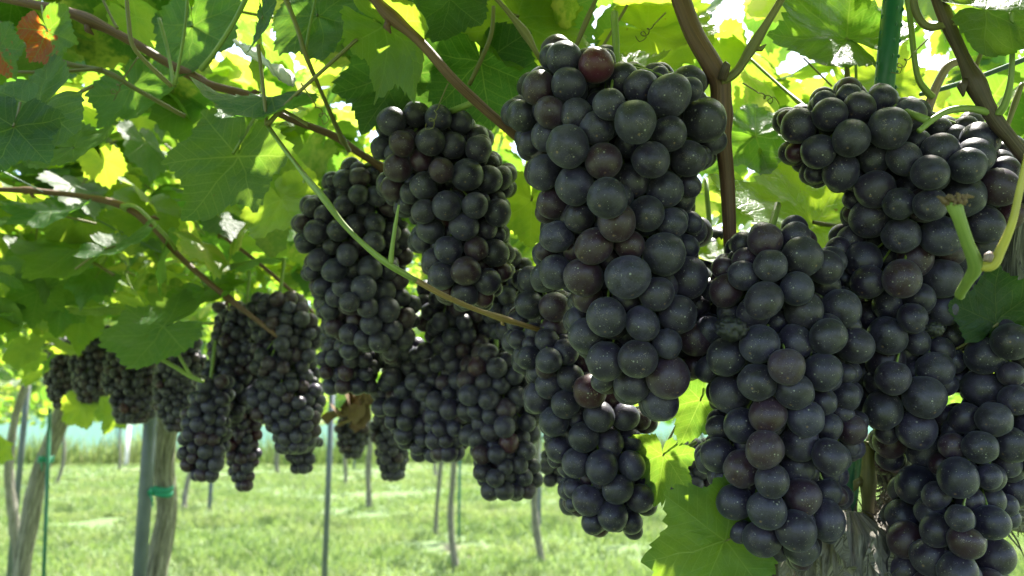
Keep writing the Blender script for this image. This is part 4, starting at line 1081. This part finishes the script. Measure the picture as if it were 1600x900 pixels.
def vpx(px, py, py2):            # leaning of true verticals in the picture
    return px + (px - 800) * (py2 - py) / 7955
PG = 'posts and stakes holding up the trellis'
pole('steel_post', 'thick grey galvanised post beside the twisted trunk with a green tie', 'post', [(vpx(225, 800, 500), 500, 2.6, 21), (225, 800, 2.6, 21)], M_STEEL, group=PG)
pole('steel_post', 'thin pale steel post standing in the grass left of the middle', 'post', [(vpx(512, 800, 610), 610, 5.2, 9), (511, 800, 5.2, 9)], M_STEEL, group=PG)
pole('garden_stake', 'thin dark green stake beside the leaning trunk on the far left', 'stake', [(78, 640, 3.2, 6), (69, 880, 3.2, 6)], M_GSTAKE, 8, PG)
pole('steel_post', 'pale blown out steel post between two trunks at the far left', 'post', [(vpx(30, 740, 560), 560, 5.5, 9), (30, 740, 5.5, 9)], M_STEEL, group=PG)
pole('garden_stake', 'broad green coated steel stake rising behind the right hand bunches', 'stake', [(1402, -60, .63, 32), (1380, 150, .66, 30), (1328, 740, .68, 30)], M_GSTAKE, 20, PG, ribs=True)
for (px, pt, pb, wd, mat, nm, cat, lab) in [
    (581, 630, 720, 5, M_STEEL, 'steel_post', 'post', 'pale thin post just right of the distant straight trunk'),
    (717, 690, 845, 4, M_GSTAKE, 'garden_stake', 'stake', 'thin green stake right of the wavy trunk'),
    (843, 640, 840, 6, M_STEEL, 'steel_post', 'post', 'thin light post beside the kinked trunk'),
    (197, 650, 727, 7, M_WHITE, 'steel_post', 'post', 'short white post far back to the left of the near steel post'),
    (327, 660, 800, 7, M_STEEL, 'steel_post', 'post', 'pale post under the rounded black bunch of the left cluster'),
    (553, 660, 735, 4, M_STEEL, 'steel_post', 'post', 'tiny pale post far off under the smallest bunch')]:
    dd = gd(pb); pole(nm, lab, cat, [(vpx(px, pb, pt), pt, dd, wd), (px, pb, dd)+(wd,)], mat, 8, PG)
def wire(label, a, b, wpx, mat=M_WIRE):
    p, q = P(*a[:3]), P(*b[:3]); t = np.linspace(0, 1, 24)
    path = p[None] * (1 - t[:, None]) + q[None] * t[:, None]; path[:, 2] -= .012 * np.sin(np.pi * t)
    e0 = path[0].copy()
    V, Fc, UV = tube_arrays(path - e0, [wpx * a[2] * .5 / F] * 24, 8)
    o = link('trellis_wire', mesh_np('trellis_wire', np.array(V), Fc, mat, uv=UV), None, tuple(e0))
    tag(o, label, 'wire', 'wires of the trellis')
wire('thick coated wire crossing behind the green stake at upper right', (1300, 168, .80, 7), (1680, 58, .62, 7), 7)
wire('thin wire running from upper left toward the left cluster', (-60, 235, 1.0, 3), (760, 640, 3.2, 3), 2.2)
wire('thin wire high over the middle bunches', (420, -30, .9, 3), (1250, 300, 2.0, 3), 2.0)
wire('low support wire between the narrow bunch and the kinked trunk', (700, 665, 4.0, 4), (960, 690, 3.0, 4), 4)
def tie(label, px, py, d, wpx, hpx):
    c = P(px, py, d); e = empty('plant_tie', tuple(float(v) for v in c), label, 'tie', 'green ties round the trunks')
    a_, b_ = wpx * d * .5 / F, .035
    m = MB()
    for k, dz in enumerate((-.25, .25)):
        t = np.linspace(0, 2 * np.pi, 29); h = hpx * d / F
        V = []; 
        for tt in t: 
            x, y = math.cos(tt) * a_, math.sin(tt) * b_; z0 = dz * h + .004 * math.sin(tt * 3 + k)
            V += [(x, y, z0 - h * .28), (x, y, z0 + h * .28), (x * .95, y * .93, z0 + h * .28), (x * .95, y * .93, z0 - h * .28)]
        n_ = len(t)
        Fc = [(4 * i + j, 4 * i + 4 + j, 4 * i + 4 + (j + 1) % 4, 4 * i + (j + 1) % 4) for i in range(n_ - 1) for j in range(4)]
        m.add(V, Fc)
    link('band', m.mesh('band', M_TIE), e)
    m = MB(); m.tube([(-.006, -b_ - .004, 0), (0, -b_ - .010, .004), (.008, -b_ - .004, 0)], [.004, .009, .004], 8)
    m.tube([(0, -b_ - .006, 0), (.01, -b_ - .010, -.02), (.012, -b_ - .006, -.045)], [.003, .003, .002], 6)
    link('knot', m.mesh('knot', M_TIE), e)
tie('teal green tape tying the twisted trunk to the near steel post', 243, 768, 2.62, 54, 13)
tie('small green tie at the leaning trunk on the far left', 72, 718, 3.25, 22, 8)

# leaf in sun glare at upper left, the glare painted as white colour
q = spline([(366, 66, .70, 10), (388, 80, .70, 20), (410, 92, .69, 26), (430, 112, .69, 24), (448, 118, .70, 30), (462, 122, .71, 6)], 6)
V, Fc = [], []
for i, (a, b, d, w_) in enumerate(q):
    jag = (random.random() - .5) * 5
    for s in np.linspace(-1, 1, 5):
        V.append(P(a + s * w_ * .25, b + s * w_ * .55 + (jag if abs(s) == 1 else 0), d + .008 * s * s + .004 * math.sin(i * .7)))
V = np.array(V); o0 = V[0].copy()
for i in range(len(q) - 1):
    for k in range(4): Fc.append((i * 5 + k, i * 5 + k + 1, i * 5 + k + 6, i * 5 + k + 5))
o = link('glare_leaf', mesh_np('glare_leaf', V - o0, Fc, M_WHITE), None, tuple(o0))
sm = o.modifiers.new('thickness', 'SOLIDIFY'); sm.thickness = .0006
tag(o, 'leaf curled among the others at upper left, its white sun glare painted on', 'glare leaf')

# withered brown foliage ball behind the middle
c = P(555, 625, 1.9); e = empty('withered_cluster', tuple(float(v) for v in c), 'withered brown leaf cluster hanging above the smallest far bunch', 'dead leaves')
for k in range(16):
    o = bpy.data.objects.new('leaf', random.choice(LO)); COL.objects.link(o); o.parent = e
    me2 = o.data
    o.matrix_local = Matrix.Translation(Vector((random.gauss(0, .035), random.gauss(0, .03), random.gauss(0, .025)))) @ Matrix(rand_basis(random.uniform(20, 85)).tolist()).to_4x4() @ Matrix.Scale(random.uniform(.025, .045), 4)
    o.color = (0, 0, 0, 1)
    o.material_slots[0].link = 'OBJECT'; o.material_slots[0].material = M_DRY
    o.material_slots[1].link = 'OBJECT'; o.material_slots[1].material = M_DRY
